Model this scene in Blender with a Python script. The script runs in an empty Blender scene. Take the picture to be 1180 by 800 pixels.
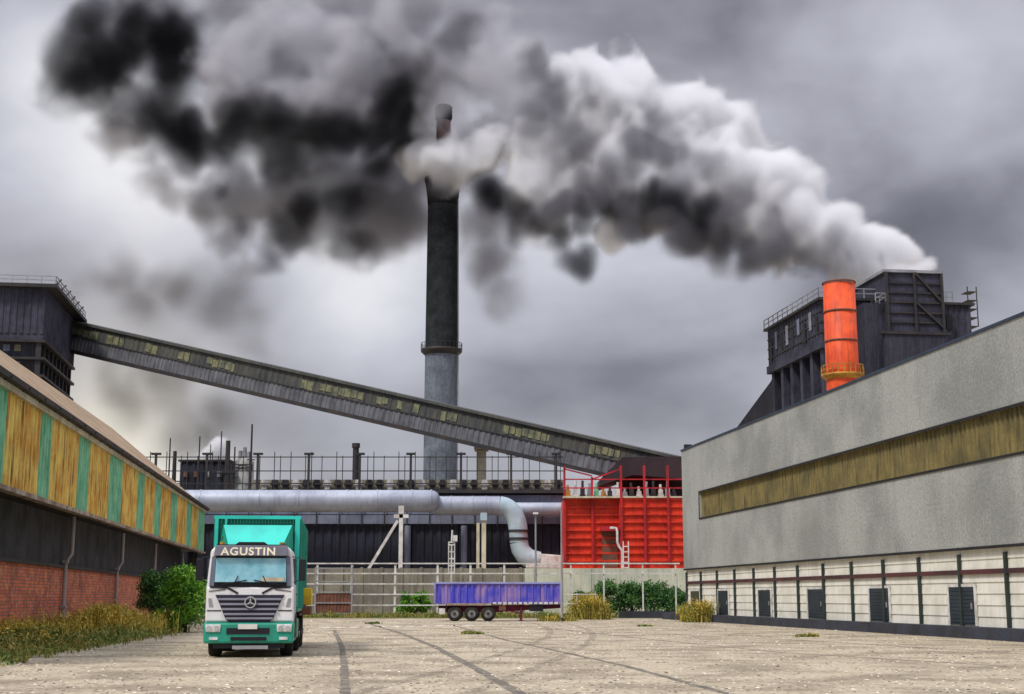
import bpy, bmesh, math, random
import numpy as np
from mathutils import Vector, Matrix
random.seed(7)
SC = bpy.context.scene
COL = SC.collection
R = math.radians
# ------------------------------------------------------------------ camera
CAM_H = 1.7
FPX = 1600.0            # focal length in photo pixels (photo 1180 wide)
TILT = math.atan(288.0 / FPX)
cd = bpy.data.cameras.new("camera"); cam = bpy.data.objects.new("camera", cd)
COL.objects.link(cam); SC.camera = cam
cam.location = (0, 0, CAM_H); cam.rotation_euler = (R(90) + TILT, 0, 0)
cd.sensor_width = 36.0; cd.sensor_fit = 'HORIZONTAL'; cd.lens = 36.0 * FPX / 1180.0
cd.clip_start = 0.1; cd.clip_end = 6000.0
# ------------------------------------------------------------------ render settings
SC.render.engine = 'CYCLES'
cy = SC.cycles
cy.use_denoising = True
cy.max_bounces = 10; cy.diffuse_bounces = 3; cy.glossy_bounces = 3; cy.transmission_bounces = 6
cy.transparent_max_bounces = 12; cy.volume_bounces = 5
cy.volume_step_rate = 1.0; cy.volume_max_steps = 512
cy.sample_clamp_indirect = 6.0
VS = SC.view_settings
VS.view_transform = 'Standard'; VS.look = 'None'; VS.exposure = 0.80; VS.gamma = 1.0
VS.use_curve_mapping = False
# ------------------------------------------------------------------ sun (veiled by cloud)
SUN_DIR = Vector((-0.42, -0.42, 0.80)).normalized()      # towards the sun
sd = bpy.data.lights.new("sun", 'SUN'); so = bpy.data.objects.new("sun", sd); COL.objects.link(so)
sd.energy = 1.5; sd.angle = R(10); sd.color = (1.0, 0.95, 0.87)
so.rotation_euler = SUN_DIR.to_track_quat('Z', 'Y').to_euler(); so.location = (0, 0, 120)
# ------------------------------------------------------------------ overcast sky
W = bpy.data.worlds.new("World"); SC.world = W; W.use_nodes = True
def build_world():
    nt = W.node_tree; N = nt.nodes; L = nt.links; N.clear()
    def nd(t, **k):
        n = N.new(t)
        for a, b in k.items(): setattr(n, a, b)
        return n
    out = nd('ShaderNodeOutputWorld')
    sky = nd('ShaderNodeTexSky', sky_type='NISHITA', sun_disc=False)
    sky.sun_elevation = math.asin(SUN_DIR.z); sky.sun_rotation = math.atan2(SUN_DIR.x, SUN_DIR.y)
    bg1 = nd('ShaderNodeBackground'); bg1.inputs['Strength'].default_value = 0.08
    L.new(sky.outputs[0], bg1.inputs['Color'])
    tc = nd('ShaderNodeTexCoord')
    # cloud deck: broad and fine noise on the sky direction, flattened towards the horizon
    mp = nd('ShaderNodeMapping'); mp.inputs['Scale'].default_value = (1, 1, 1.8)
    L.new(tc.outputs['Generated'], mp.inputs['Vector'])
    n1 = nd('ShaderNodeTexNoise'); n1.inputs['Scale'].default_value = 3.2; n1.inputs['Detail'].default_value = 4
    n1.inputs['Roughness'].default_value = 0.45; n1.inputs['Distortion'].default_value = 0.5
    L.new(mp.outputs[0], n1.inputs['Vector'])
    n2 = nd('ShaderNodeTexNoise'); n2.inputs['Scale'].default_value = 9.0; n2.inputs['Detail'].default_value = 5
    n2.inputs['Roughness'].default_value = 0.5
    L.new(mp.outputs[0], n2.inputs['Vector'])
    def math_(op, a, b=None, c=None):
        n = nd('ShaderNodeMath', operation=op)
        for i, v in enumerate((a, b, c)):
            if v is None: continue
            if isinstance(v, (int, float)): n.inputs[i].default_value = v
            else: L.new(v, n.inputs[i])
        return n.outputs[0]
    val = math_('MULTIPLY_ADD', n1.outputs[0], 0.80, -0.09)
    val = math_('MULTIPLY_ADD', n2.outputs[0], 0.22, val)
    val = math_('SUBTRACT', val, 0.02)
    # thin and thick parts of the overcast: (photo direction, angular size, brightness change)
    def ray(px, py):
        return pixdir(px, py).normalized()
    for (px, py, sx, amt) in SKY_PATCH:
        v = ray(px, py)
        dp = nd('ShaderNodeVectorMath', operation='DOT_PRODUCT'); dp.inputs[1].default_value = v
        nrm = nd('ShaderNodeVectorMath', operation='NORMALIZE'); L.new(tc.outputs['Generated'], nrm.inputs[0])
        L.new(nrm.outputs[0], dp.inputs[0])
        a = math_('SUBTRACT', 1.0, dp.outputs['Value'])
        a = math_('MULTIPLY', a, -2.0 / (math.radians(sx) ** 2))
        a = math_('EXPONENT', a)
        val = math_('MULTIPLY_ADD', a, amt, val)
    cr = nd('ShaderNodeValToRGB')
    e = cr.color_ramp.elements
    e[0].position = 0.0; e[0].color = (0.02, 0.02, 0.024, 1)
    e[1].position = 1.0; e[1].color = (0.98, 0.97, 0.93, 1)
    m = e.new(0.28); m.color = (0.155, 0.150, 0.175, 1)
    m = e.new(0.55); m.color = (0.43, 0.43, 0.48, 1)
    L.new(val, cr.inputs[0])
    bg2 = nd('ShaderNodeBackground'); bg2.inputs['Strength'].default_value = 0.80
    v = ray(110, 490); dp = nd('ShaderNodeVectorMath', operation='DOT_PRODUCT'); dp.inputs[1].default_value = v
    nrm = nd('ShaderNodeVectorMath', operation='NORMALIZE'); L.new(tc.outputs['Generated'], nrm.inputs[0]); L.new(nrm.outputs[0], dp.inputs[0])
    a = math_('EXPONENT', math_('MULTIPLY', math_('SUBTRACT', 1.0, dp.outputs['Value']), -2.0 / (math.radians(5.5) ** 2)))
    wm = nd('ShaderNodeMix', data_type='RGBA', blend_type='MULTIPLY'); L.new(a, wm.inputs[0]); L.new(cr.outputs[0], wm.inputs[6]); wm.inputs[7].default_value = (1.0, 0.93, 0.76, 1)
    L.new(wm.outputs[2], bg2.inputs['Color'])
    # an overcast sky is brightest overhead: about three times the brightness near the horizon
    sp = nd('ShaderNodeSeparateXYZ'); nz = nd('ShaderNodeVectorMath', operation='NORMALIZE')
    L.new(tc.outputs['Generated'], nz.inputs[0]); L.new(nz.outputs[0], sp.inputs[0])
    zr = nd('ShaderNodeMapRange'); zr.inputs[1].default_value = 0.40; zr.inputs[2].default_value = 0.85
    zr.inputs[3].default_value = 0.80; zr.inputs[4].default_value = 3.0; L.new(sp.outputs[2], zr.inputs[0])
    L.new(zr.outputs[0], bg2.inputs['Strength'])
    mx = nd('ShaderNodeMixShader'); mx.inputs[0].default_value = 0.93
    L.new(bg1.outputs[0], mx.inputs[1]); L.new(bg2.outputs[0], mx.inputs[2])
    L.new(mx.outputs[0], out.inputs['Surface'])
# ------------------------------------------------------------------ where a photo direction meets a real plane
CT, ST = math.cos(TILT), math.sin(TILT)
def pixdir(x, y):
    dx = (x - 590.0) / FPX; dy = (400.0 - y) / FPX
    return Vector((dx, CT - dy * ST, ST + dy * CT))
def P(x, y, Y):
    d = pixdir(x, y); t = Y / d.y
    return Vector((d.x * t, Y, CAM_H + d.z * t))
def G(x, y, z=0.0):
    d = pixdir(x, y); t = (z - CAM_H) / d.z
    return Vector((d.x * t, d.y * t, z))
SKY_PATCH = [(60, 230, 4.0, 0.20), (180, 240, 4.0, 0.24), (120, 90, 3.0, 0.14), (60, 330, 3.0, -0.12), (330, 200, 3.0, 0.2), (700, 440, 5.5, -0.14),
             (980, 240, 5.0, -0.05), (1080, 110, 5.0, 0.08), (880, 60, 5.0, 0.05), (150, 500, 4.5, 0.32),
             (440, 420, 4.0, 0.12), (400, 330, 3.5, 0.20), (640, 350, 3.0, 0.08), (300, 320, 2.5, -0.08), (40, 50, 2.5, .18), (1060, 300, 3.5, -0.1), (700, 545, 4.5, 0.10)]
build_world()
# ------------------------------------------------------------------ materials
def pmat(name, col, col2=None, scale=0.6, rough=0.85, metal=0.0, bump=0.0, bscale=12.0, streak=0.0, streak_col=(0.05, 0.04, 0.03),
         speck=0.0, sscale=9.0, spec=0.3, streak_scale=1.6, mixc=(0.42, 0.62), coat=0.0):
    m = bpy.data.materials.new(name); m.use_nodes = True; nt = m.node_tree; N = nt.nodes; L = nt.links
    b = N['Principled BSDF']; b.inputs['Roughness'].default_value = rough; b.inputs['Metallic'].default_value = metal
    b.inputs['Specular IOR Level'].default_value = spec
    if coat: b.inputs['Coat Weight'].default_value = coat
    tc = N.new('ShaderNodeTexCoord'); co = tc.outputs['Object']
    def noise(s, det=5, r=0.6, vec=None):
        n = N.new('ShaderNodeTexNoise'); n.inputs['Scale'].default_value = s; n.inputs['Detail'].default_value = det; n.inputs['Roughness'].default_value = r
        L.new(vec or co, n.inputs['Vector']); return n.outputs[0]
    def ramp(v, a, c):
        n = N.new('ShaderNodeMapRange'); n.inputs[1].default_value = a; n.inputs[2].default_value = c; L.new(v, n.inputs[0]); return n.outputs[0]
    def mix(f, a, c, mode='MIX'):
        n = N.new('ShaderNodeMix'); n.data_type = 'RGBA'; n.blend_type = mode
        if isinstance(f, float): n.inputs[0].default_value = f
        else: L.new(f, n.inputs[0])
        for i, v in ((6, a), (7, c)):
            if isinstance(v, tuple): n.inputs[i].default_value = (*v[:3], 1)
            else: L.new(v, n.inputs[i])
        return n.outputs[2]
    if col2 is None: col2 = tuple(c * 0.72 for c in col)
    c = mix(ramp(noise(scale), mixc[0], mixc[1]), col, col2)
    if speck:
        c = mix(ramp(noise(sscale, 3, 0.7), 0.35, 0.75), c, mix(speck, c, (0.0, 0.0, 0.0)))
    if streak:
        mp = N.new('ShaderNodeMapping'); mp.inputs['Scale'].default_value = (streak_scale, streak_scale, streak_scale * 0.09); L.new(co, mp.inputs['Vector'])
        f = ramp(noise(2.0, 5, 0.65, mp.outputs[0]), 0.48, 0.70)
        ml = N.new('ShaderNodeMath'); ml.operation = 'MULTIPLY'; ml.inputs[1].default_value = streak; L.new(f, ml.inputs[0])
        c = mix(ml.outputs[0], c, streak_col)
    L.new(c, b.inputs['Base Color'])
    if bump:
        bp = N.new('ShaderNodeBump'); bp.inputs['Strength'].default_value = bump; bp.inputs['Distance'].default_value = 0.03
        L.new(noise(bscale, 4, 0.7), bp.inputs['Height']); L.new(bp.outputs[0], b.inputs['Normal'])
    m['swz'] = 0
    return m
def brick_mat(name, c1, c2, mortar, noise_col, amt):
    m = bpy.data.materials.new(name); m.use_nodes = True; nt = m.node_tree; N = nt.nodes; L = nt.links; b = N['Principled BSDF']
    b.inputs['Roughness'].default_value = 0.9
    tc = N.new('ShaderNodeTexCoord'); sx = N.new('ShaderNodeSeparateXYZ'); cx = N.new('ShaderNodeCombineXYZ')
    L.new(tc.outputs['Object'], sx.inputs[0]); L.new(sx.outputs[1], cx.inputs[0]); L.new(sx.outputs[2], cx.inputs[1])
    br = N.new('ShaderNodeTexBrick'); br.inputs['Scale'].default_value = 1.0; br.inputs['Brick Width'].default_value = 0.42
    br.inputs['Row Height'].default_value = 0.14; br.inputs['Mortar Size'].default_value = 0.018; br.inputs['Bias'].default_value = -0.1
    br.inputs['Color1'].default_value = (*c1, 1); br.inputs['Color2'].default_value = (*c2, 1); br.inputs['Mortar'].default_value = (*mortar, 1)
    L.new(cx.outputs[0], br.inputs['Vector'])
    def layer(scale, lo, hi, col, a, base, stretch=None):
        n = N.new('ShaderNodeTexNoise'); n.inputs['Scale'].default_value = scale; n.inputs['Detail'].default_value = 6; n.inputs['Roughness'].default_value = .7
        if stretch:
            mp = N.new('ShaderNodeMapping'); mp.inputs['Scale'].default_value = stretch; L.new(tc.outputs['Object'], mp.inputs['Vector']); L.new(mp.outputs[0], n.inputs['Vector'])
        else: L.new(tc.outputs['Object'], n.inputs['Vector'])
        mr = N.new('ShaderNodeMapRange'); mr.inputs[1].default_value = lo; mr.inputs[2].default_value = hi; mr.inputs[4].default_value = a; L.new(n.outputs[0], mr.inputs[0])
        mx = N.new('ShaderNodeMix'); mx.data_type = 'RGBA'; L.new(mr.outputs[0], mx.inputs[0]); L.new(base, mx.inputs[6]); mx.inputs[7].default_value = (*col, 1)
        return mx.outputs[2]
    c = layer(1.7, .5, .68, noise_col, amt, br.outputs[0])
    c = layer(0.6, .5, .7, (0.12, 0.05, 0.05), .75, c)
    c = layer(3.0, .58, .66, (0.55, 0.50, 0.48), .6, c, (1, 1, 0.6))
    L.new(c, b.inputs['Base Color'])
    return m
M = {}
def build_materials():
    M['wall_plaster'] = pmat('stippled_render', (0.45, 0.47, 0.44), (0.31, 0.325, 0.31), scale=0.16, speck=0.42, sscale=7.5, bump=0.45, bscale=10, streak=0.30, streak_col=(0.24, 0.24, 0.21), streak_scale=0.5)
    M['siding'] = pmat('white_siding', (0.80, 0.79, 0.71), (0.66, 0.65, 0.56), scale=0.9, rough=0.6, streak=0.3, streak_col=(0.4, 0.37, 0.3))
    M['olive'] = pmat('olive_ribbed_glass', (0.25, 0.20, 0.075), (0.15, 0.13, 0.055), scale=0.5, streak=0.85, streak_col=(0.06, 0.05, 0.025), streak_scale=3.0, speck=0.3)
    M['black_trim'] = pmat('black_trim', (0.02, 0.02, 0.022), rough=0.6)
    M['dark_green'] = pmat('dark_pilaster', (0.035, 0.05, 0.045), rough=0.6)
    M['rust_rail'] = pmat('oxide_rail', (0.10, 0.035, 0.035), (0.05, 0.025, 0.03), rough=0.7)
    M['roof_edge'] = pmat('slate_flashing', (0.035, 0.055, 0.09), rough=0.5)
    M['door_dark'] = pmat('slate_blue_door', (0.03, 0.045, 0.06), (0.02, 0.03, 0.04), rough=0.55)
    M['door_olive'] = pmat('olive_door', (0.07, 0.075, 0.04), rough=0.55)
    M['plinth'] = pmat('blue_grey_plinth', (0.055, 0.062, 0.088), (0.035, 0.04, 0.05), scale=0.8, speck=0.4, streak=0.5, bump=0.3)
    M['concrete'] = pmat('weathered_concrete', (0.33, 0.30, 0.23), (0.22, 0.20, 0.17), scale=0.5, speck=0.35, streak=0.6, streak_col=(0.1, 0.09, 0.07), bump=0.3)
    M['cream'] = pmat('cream_wall', (0.66, 0.66, 0.52), (0.50, 0.52, 0.42), scale=0.4, streak=0.35, streak_col=(0.25, 0.24, 0.18))
    M['navy'] = pmat('blue_black_cladding', (0.022, 0.026, 0.045), (0.012, 0.014, 0.022), scale=0.35, rough=0.7, streak=0.4, streak_col=(0.05, 0.05, 0.065))
    M['bluegrey'] = pmat('blue_grey_metal', (0.20, 0.225, 0.31), (0.14, 0.155, 0.22), scale=0.4, rough=0.6, streak=0.5, streak_col=(0.07, 0.07, 0.09))
    M['pipe'] = pmat('dull_aluminium_pipe', (0.42, 0.46, 0.54), (0.30, 0.33, 0.41), scale=0.3, rough=0.5, metal=0.25, streak=0.35, streak_col=(0.16, 0.16, 0.2))
    M['pipe_pale'] = pmat('pale_blue_duct', (0.48, 0.60, 0.66), (0.36, 0.46, 0.53), scale=0.5, rough=0.5, metal=0.1, streak=0.3, streak_col=(0.2, 0.24, 0.28))
    M['steel_dark'] = pmat('dark_steel', (0.03, 0.03, 0.036), (0.05, 0.042, 0.036), rough=0.6)
    M['steel_grey'] = pmat('grey_galvanised', (0.36, 0.37, 0.40), (0.25, 0.25, 0.27), rough=0.5, metal=0.2)
    M['white_paint'] = pmat('white_painted_steel', (0.72, 0.72, 0.70), (0.5, 0.49, 0.46), scale=1.5, rough=0.55, streak=0.25, streak_col=(0.3, 0.2, 0.12))
    M['red'] = pmat('red_cladding', (0.74, 0.052, 0.018), (0.54, 0.030, 0.014), scale=0.6, rough=0.55, streak=0.6, streak_col=(0.26, 0.02, 0.015))
    M['red_steel'] = pmat('red_steel', (0.50, 0.02, 0.03), (0.25, 0.02, 0.03), rough=0.6)
    M['maroon_dark'] = pmat('dark_maroon_roofing', (0.045, 0.028, 0.034), (0.03, 0.02, 0.024), rough=0.8)
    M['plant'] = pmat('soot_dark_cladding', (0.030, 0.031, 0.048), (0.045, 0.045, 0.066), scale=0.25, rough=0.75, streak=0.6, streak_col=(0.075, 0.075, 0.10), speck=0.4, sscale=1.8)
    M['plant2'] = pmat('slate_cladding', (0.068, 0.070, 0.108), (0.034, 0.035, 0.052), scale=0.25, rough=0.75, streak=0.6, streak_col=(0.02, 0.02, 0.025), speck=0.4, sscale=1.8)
    M['orange'] = pmat('orange_stack_paint', (0.85, 0.115, 0.028), (0.66, 0.075, 0.024), scale=0.5, rough=0.55, streak=0.75, streak_col=(0.30, 0.045, 0.02), streak_scale=1.1)
    M['ochre'] = pmat('ochre_steel', (0.55, 0.30, 0.04), (0.30, 0.14, 0.03), scale=0.8, rough=0.6)
    M['chim_lower'] = pmat('blue_grey_chimney_concrete', (0.20, 0.235, 0.29), (0.13, 0.15, 0.19), scale=0.25, streak=0.6, streak_col=(0.06, 0.07, 0.09), speck=0.3, sscale=2)
    M['chim_upper'] = pmat('sooty_chimney_concrete', (0.036, 0.044, 0.052), (0.016, 0.019, 0.023), scale=0.35, speck=0.5, sscale=2, streak=0.5, streak_col=(0.015, 0.015, 0.018))
    M['flue'] = pmat('pinkish_flue', (0.30, 0.20, 0.20), (0.18, 0.12, 0.12), scale=0.3, rough=0.7)
    M['soot'] = pmat('soot_black', (0.008, 0.008, 0.009), rough=0.95)
    M['gal_upper'] = pmat('gallery_upper_sheet', (0.060, 0.066, 0.068), (0.10, 0.10, 0.085), scale=0.25, streak=0.7, streak_col=(0.02, 0.022, 0.025), streak_scale=1.2, rough=0.8)
    M['gal_lower'] = pmat('gallery_lower_sheet', (0.165, 0.175, 0.195), (0.09, 0.095, 0.11), scale=0.3, streak=0.8, streak_col=(0.045, 0.045, 0.05), streak_scale=1.3, rough=0.75)
    M['pane'] = pmat('yellowed_pane', (0.25, 0.25, 0.14), (0.10, 0.11, 0.085), scale=0.8, rough=0.45, speck=0.3)
    M['brick'] = brick_mat('worn_red_brick', (0.82, 0.22, 0.10), (0.52, 0.11, 0.07), (0.24, 0.15, 0.12), (0.80, 0.40, 0.18), 0.8)
    M['upper_wall'] = pmat('dark_grey_blockwork', (0.085, 0.085, 0.098), (0.04, 0.042, 0.05), scale=0.6, speck=0.4, streak=0.5, streak_col=(0.02, 0.03, 0.03), bump=0.3)
    M['yellow_panel'] = pmat('weathered_yellow_panel', (0.84, 0.62, 0.16), (0.66, 0.34, 0.06), scale=0.9, streak=0.95, streak_col=(0.16, 0.065, 0.02), streak_scale=2.6, rough=0.75)
    M['green_panel'] = pmat('weathered_green_panel', (0.25, 0.60, 0.37), (0.12, 0.40, 0.23), scale=0.9, streak=0.5, streak_col=(0.10, 0.16, 0.07), streak_scale=3.2, rough=0.7)
    M['pale_trim'] = pmat('pale_fascia', (0.66, 0.62, 0.46), (0.48, 0.42, 0.30), scale=1.0, streak=0.3)
    M['rusty'] = pmat('rusty_edge', (0.22, 0.15, 0.11), (0.42, 0.38, 0.32), scale=1.4, rough=0.85)
    M['roof_tan'] = pmat('tan_corrugated_roof', (0.40, 0.30, 0.20), (0.28, 0.20, 0.13), scale=0.3, streak=0.3, rough=0.8)
    M['gutter'] = pmat('black_gutter', (0.022, 0.018, 0.02), (0.05, 0.035, 0.03), rough=0.6)
    M['downpipe'] = pmat('grey_downpipe', (0.38, 0.34, 0.34), (0.50, 0.48, 0.48), scale=0.5, rough=0.5)
    M['teal'] = pmat('teal_truck_paint', (0.012, 0.36, 0.25), (0.010, 0.29, 0.20), scale=0.9, rough=0.4, spec=0.5, streak=0.5, streak_col=(0.05, 0.16, 0.12), streak_scale=2.5, speck=0.2)
    M['turquoise'] = pmat('turquoise_deflector_paint', (0.022, 0.60, 0.50), (0.018, 0.47, 0.39), scale=0.7, rough=0.4, spec=0.5)
    M['teal_dark'] = pmat('dark_green_mesh', (0.008, 0.13, 0.09), rough=0.7)  # darker green of the tipper's front wall
    M['truck_white'] = pmat('white_cab_paint', (0.84, 0.85, 0.87), (0.76, 0.77, 0.80), scale=0.9, rough=0.35, spec=0.5, speck=0.12, sscale=5, streak=0.35, streak_col=(0.45, 0.43, 0.40), streak_scale=2.5)
    M['visor'] = pmat('grey_sun_visor', (0.12, 0.12, 0.16), (0.17, 0.17, 0.21), rough=0.35, spec=0.5)
    M['black_plastic'] = pmat('black_plastic', (0.016, 0.016, 0.022), rough=0.5)
    M['grille'] = pmat('dark_grille_plastic', (0.022, 0.020, 0.040), (0.030, 0.028, 0.045), rough=0.45)
    M['rubber'] = pmat('tyre_rubber', (0.018, 0.018, 0.018), (0.04, 0.036, 0.03), scale=3, rough=0.9)
    M['rim'] = pmat('steel_rim', (0.28, 0.28, 0.28), (0.16, 0.15, 0.14), scale=4, rough=0.5, metal=0.3)
    M['lettering'] = pmat('cream_lettering', (0.85, 0.78, 0.58), rough=0.5)
    M['chrome'] = pmat('chrome', (0.72, 0.72, 0.74), rough=0.2, metal=0.8)
    M['plate'] = pmat('licence_plate', (0.78, 0.78, 0.74), rough=0.4)
    M['lamp_glass'] = pmat('clear_lamp_lens', (0.75, 0.76, 0.76), (0.5, 0.5, 0.52), scale=8, rough=0.15, spec=0.8)
    M['yellow_box'] = pmat('yellow_box_paint', (0.82, 0.55, 0.03), (0.65, 0.36, 0.03), scale=2.5, rough=0.5)
    M['rust'] = pmat('rust_brown', (0.22, 0.09, 0.06), (0.12, 0.065, 0.05), scale=1.5, rough=0.9)
    M['trailer_blue'] = pmat('blue_worn_paint', (0.065, 0.068, 0.52), (0.34, 0.22, 0.44), scale=0.35, rough=0.5, streak=0.75, streak_col=(0.45, 0.30, 0.42), streak_scale=1.3, mixc=(0.45, 0.68))
    M['trailer_rim'] = pmat('pale_blue_top_rail', (0.30, 0.30, 0.62), rough=0.5)
    M['maroon'] = pmat('maroon_chassis', (0.16, 0.015, 0.04), (0.08, 0.015, 0.03), rough=0.7)
    M['leaf_bright'] = pmat('bright_leaves', (0.19, 0.42, 0.035), (0.06, 0.20, 0.02), scale=1.6, rough=0.6)
    M['leaf_dark'] = pmat('dark_leaves', (0.035, 0.11, 0.030), (0.085, 0.20, 0.04), scale=1.2, rough=0.6)
    M['leaf_olive'] = pmat('olive_weeds', (0.14, 0.20, 0.04), (0.34, 0.27, 0.07), scale=0.7, rough=0.7)
    M['leaf_yellow'] = pmat('dry_yellow_weeds', (0.60, 0.43, 0.07), (0.33, 0.30, 0.06), scale=0.9, rough=0.7)
    M['stem'] = pmat('woody_stem', (0.08, 0.055, 0.03), rough=0.9)
    M['yard'] = pmat('sandy_worn_concrete', (0.58, 0.50, 0.365), (0.34, 0.285, 0.20), scale=0.42, speck=0.70, sscale=7.0, bump=1.0, bscale=9, rough=0.9)
    M['asphalt'] = pmat('dark_seam', (0.11, 0.10, 0.085), (0.24, 0.205, 0.155), scale=2.0, rough=0.9)
    M['mark'] = pmat('worn_white_marking', (0.78, 0.76, 0.68), (0.5, 0.46, 0.38), scale=2.5, rough=0.8)
    M['soil'] = pmat('weedy_soil', (0.17, 0.14, 0.06), (0.08, 0.09, 0.03), scale=1.2, rough=1.0, bump=0.5)
    M['tank'] = pmat('tank_grey', (0.34, 0.35, 0.34), (0.24, 0.25, 0.25), scale=0.3, rough=0.7, streak=0.4)
# windscreen
def glass_mat(name, col):
    m = bpy.data.materials.new(name); m.use_nodes = True; b = m.node_tree.nodes['Principled BSDF']
    b.inputs['Base Color'].default_value = (*col, 1); b.inputs['Roughness'].default_value = 0.06; b.inputs['Specular IOR Level'].default_value = 0.9
    b.inputs['Metallic'].default_value = 0.0
    return m
build_materials()
def mark_mat():                                    # broken rubber film: only patches of it are left on the concrete
    m = pmat('rubber_film', (0.20, 0.175, 0.14), (0.30, 0.26, 0.20), scale=1.5); nt = m.node_tree; N = nt.nodes; L = nt.links
    out = [n for n in N if n.type == 'OUTPUT_MATERIAL'][0]; b = N['Principled BSDF']
    tc = N.new('ShaderNodeTexCoord'); n = N.new('ShaderNodeTexNoise'); n.inputs['Scale'].default_value = 1.3; n.inputs['Detail'].default_value = 8; n.inputs['Roughness'].default_value = .75
    L.new(tc.outputs['Object'], n.inputs['Vector']); mr = N.new('ShaderNodeMapRange'); mr.inputs[1].default_value = .42; mr.inputs[2].default_value = .68; mr.inputs[4].default_value = .65; L.new(n.outputs[0], mr.inputs[0])
    t = N.new('ShaderNodeBsdfTransparent'); mx = N.new('ShaderNodeMixShader'); L.new(mr.outputs[0], mx.inputs[0]); L.new(t.outputs[0], mx.inputs[1]); L.new(b.outputs[0], mx.inputs[2]); L.new(mx.outputs[0], out.inputs['Surface'])
    return m
M['tyre_mark'] = mark_mat()
M['windscreen'] = pmat('windscreen_painted_sky', (0.34, 0.66, 0.78), (0.10, 0.36, 0.47), scale=1.3, rough=0.12, spec=0.8, mixc=(0.38, 0.66))  # cyan sky reflection is painted into the glass colour
M['grit_dark'] = pmat('dark_grit', (0.16, 0.13, 0.10), (0.08, 0.07, 0.06), scale=3)
M['grit_pale'] = pmat('pale_grit', (0.72, 0.68, 0.56), (0.5, 0.42, 0.32), scale=3)
M['dark_glass'] = glass_mat('dark_glass', (0.02, 0.03, 0.04))
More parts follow.
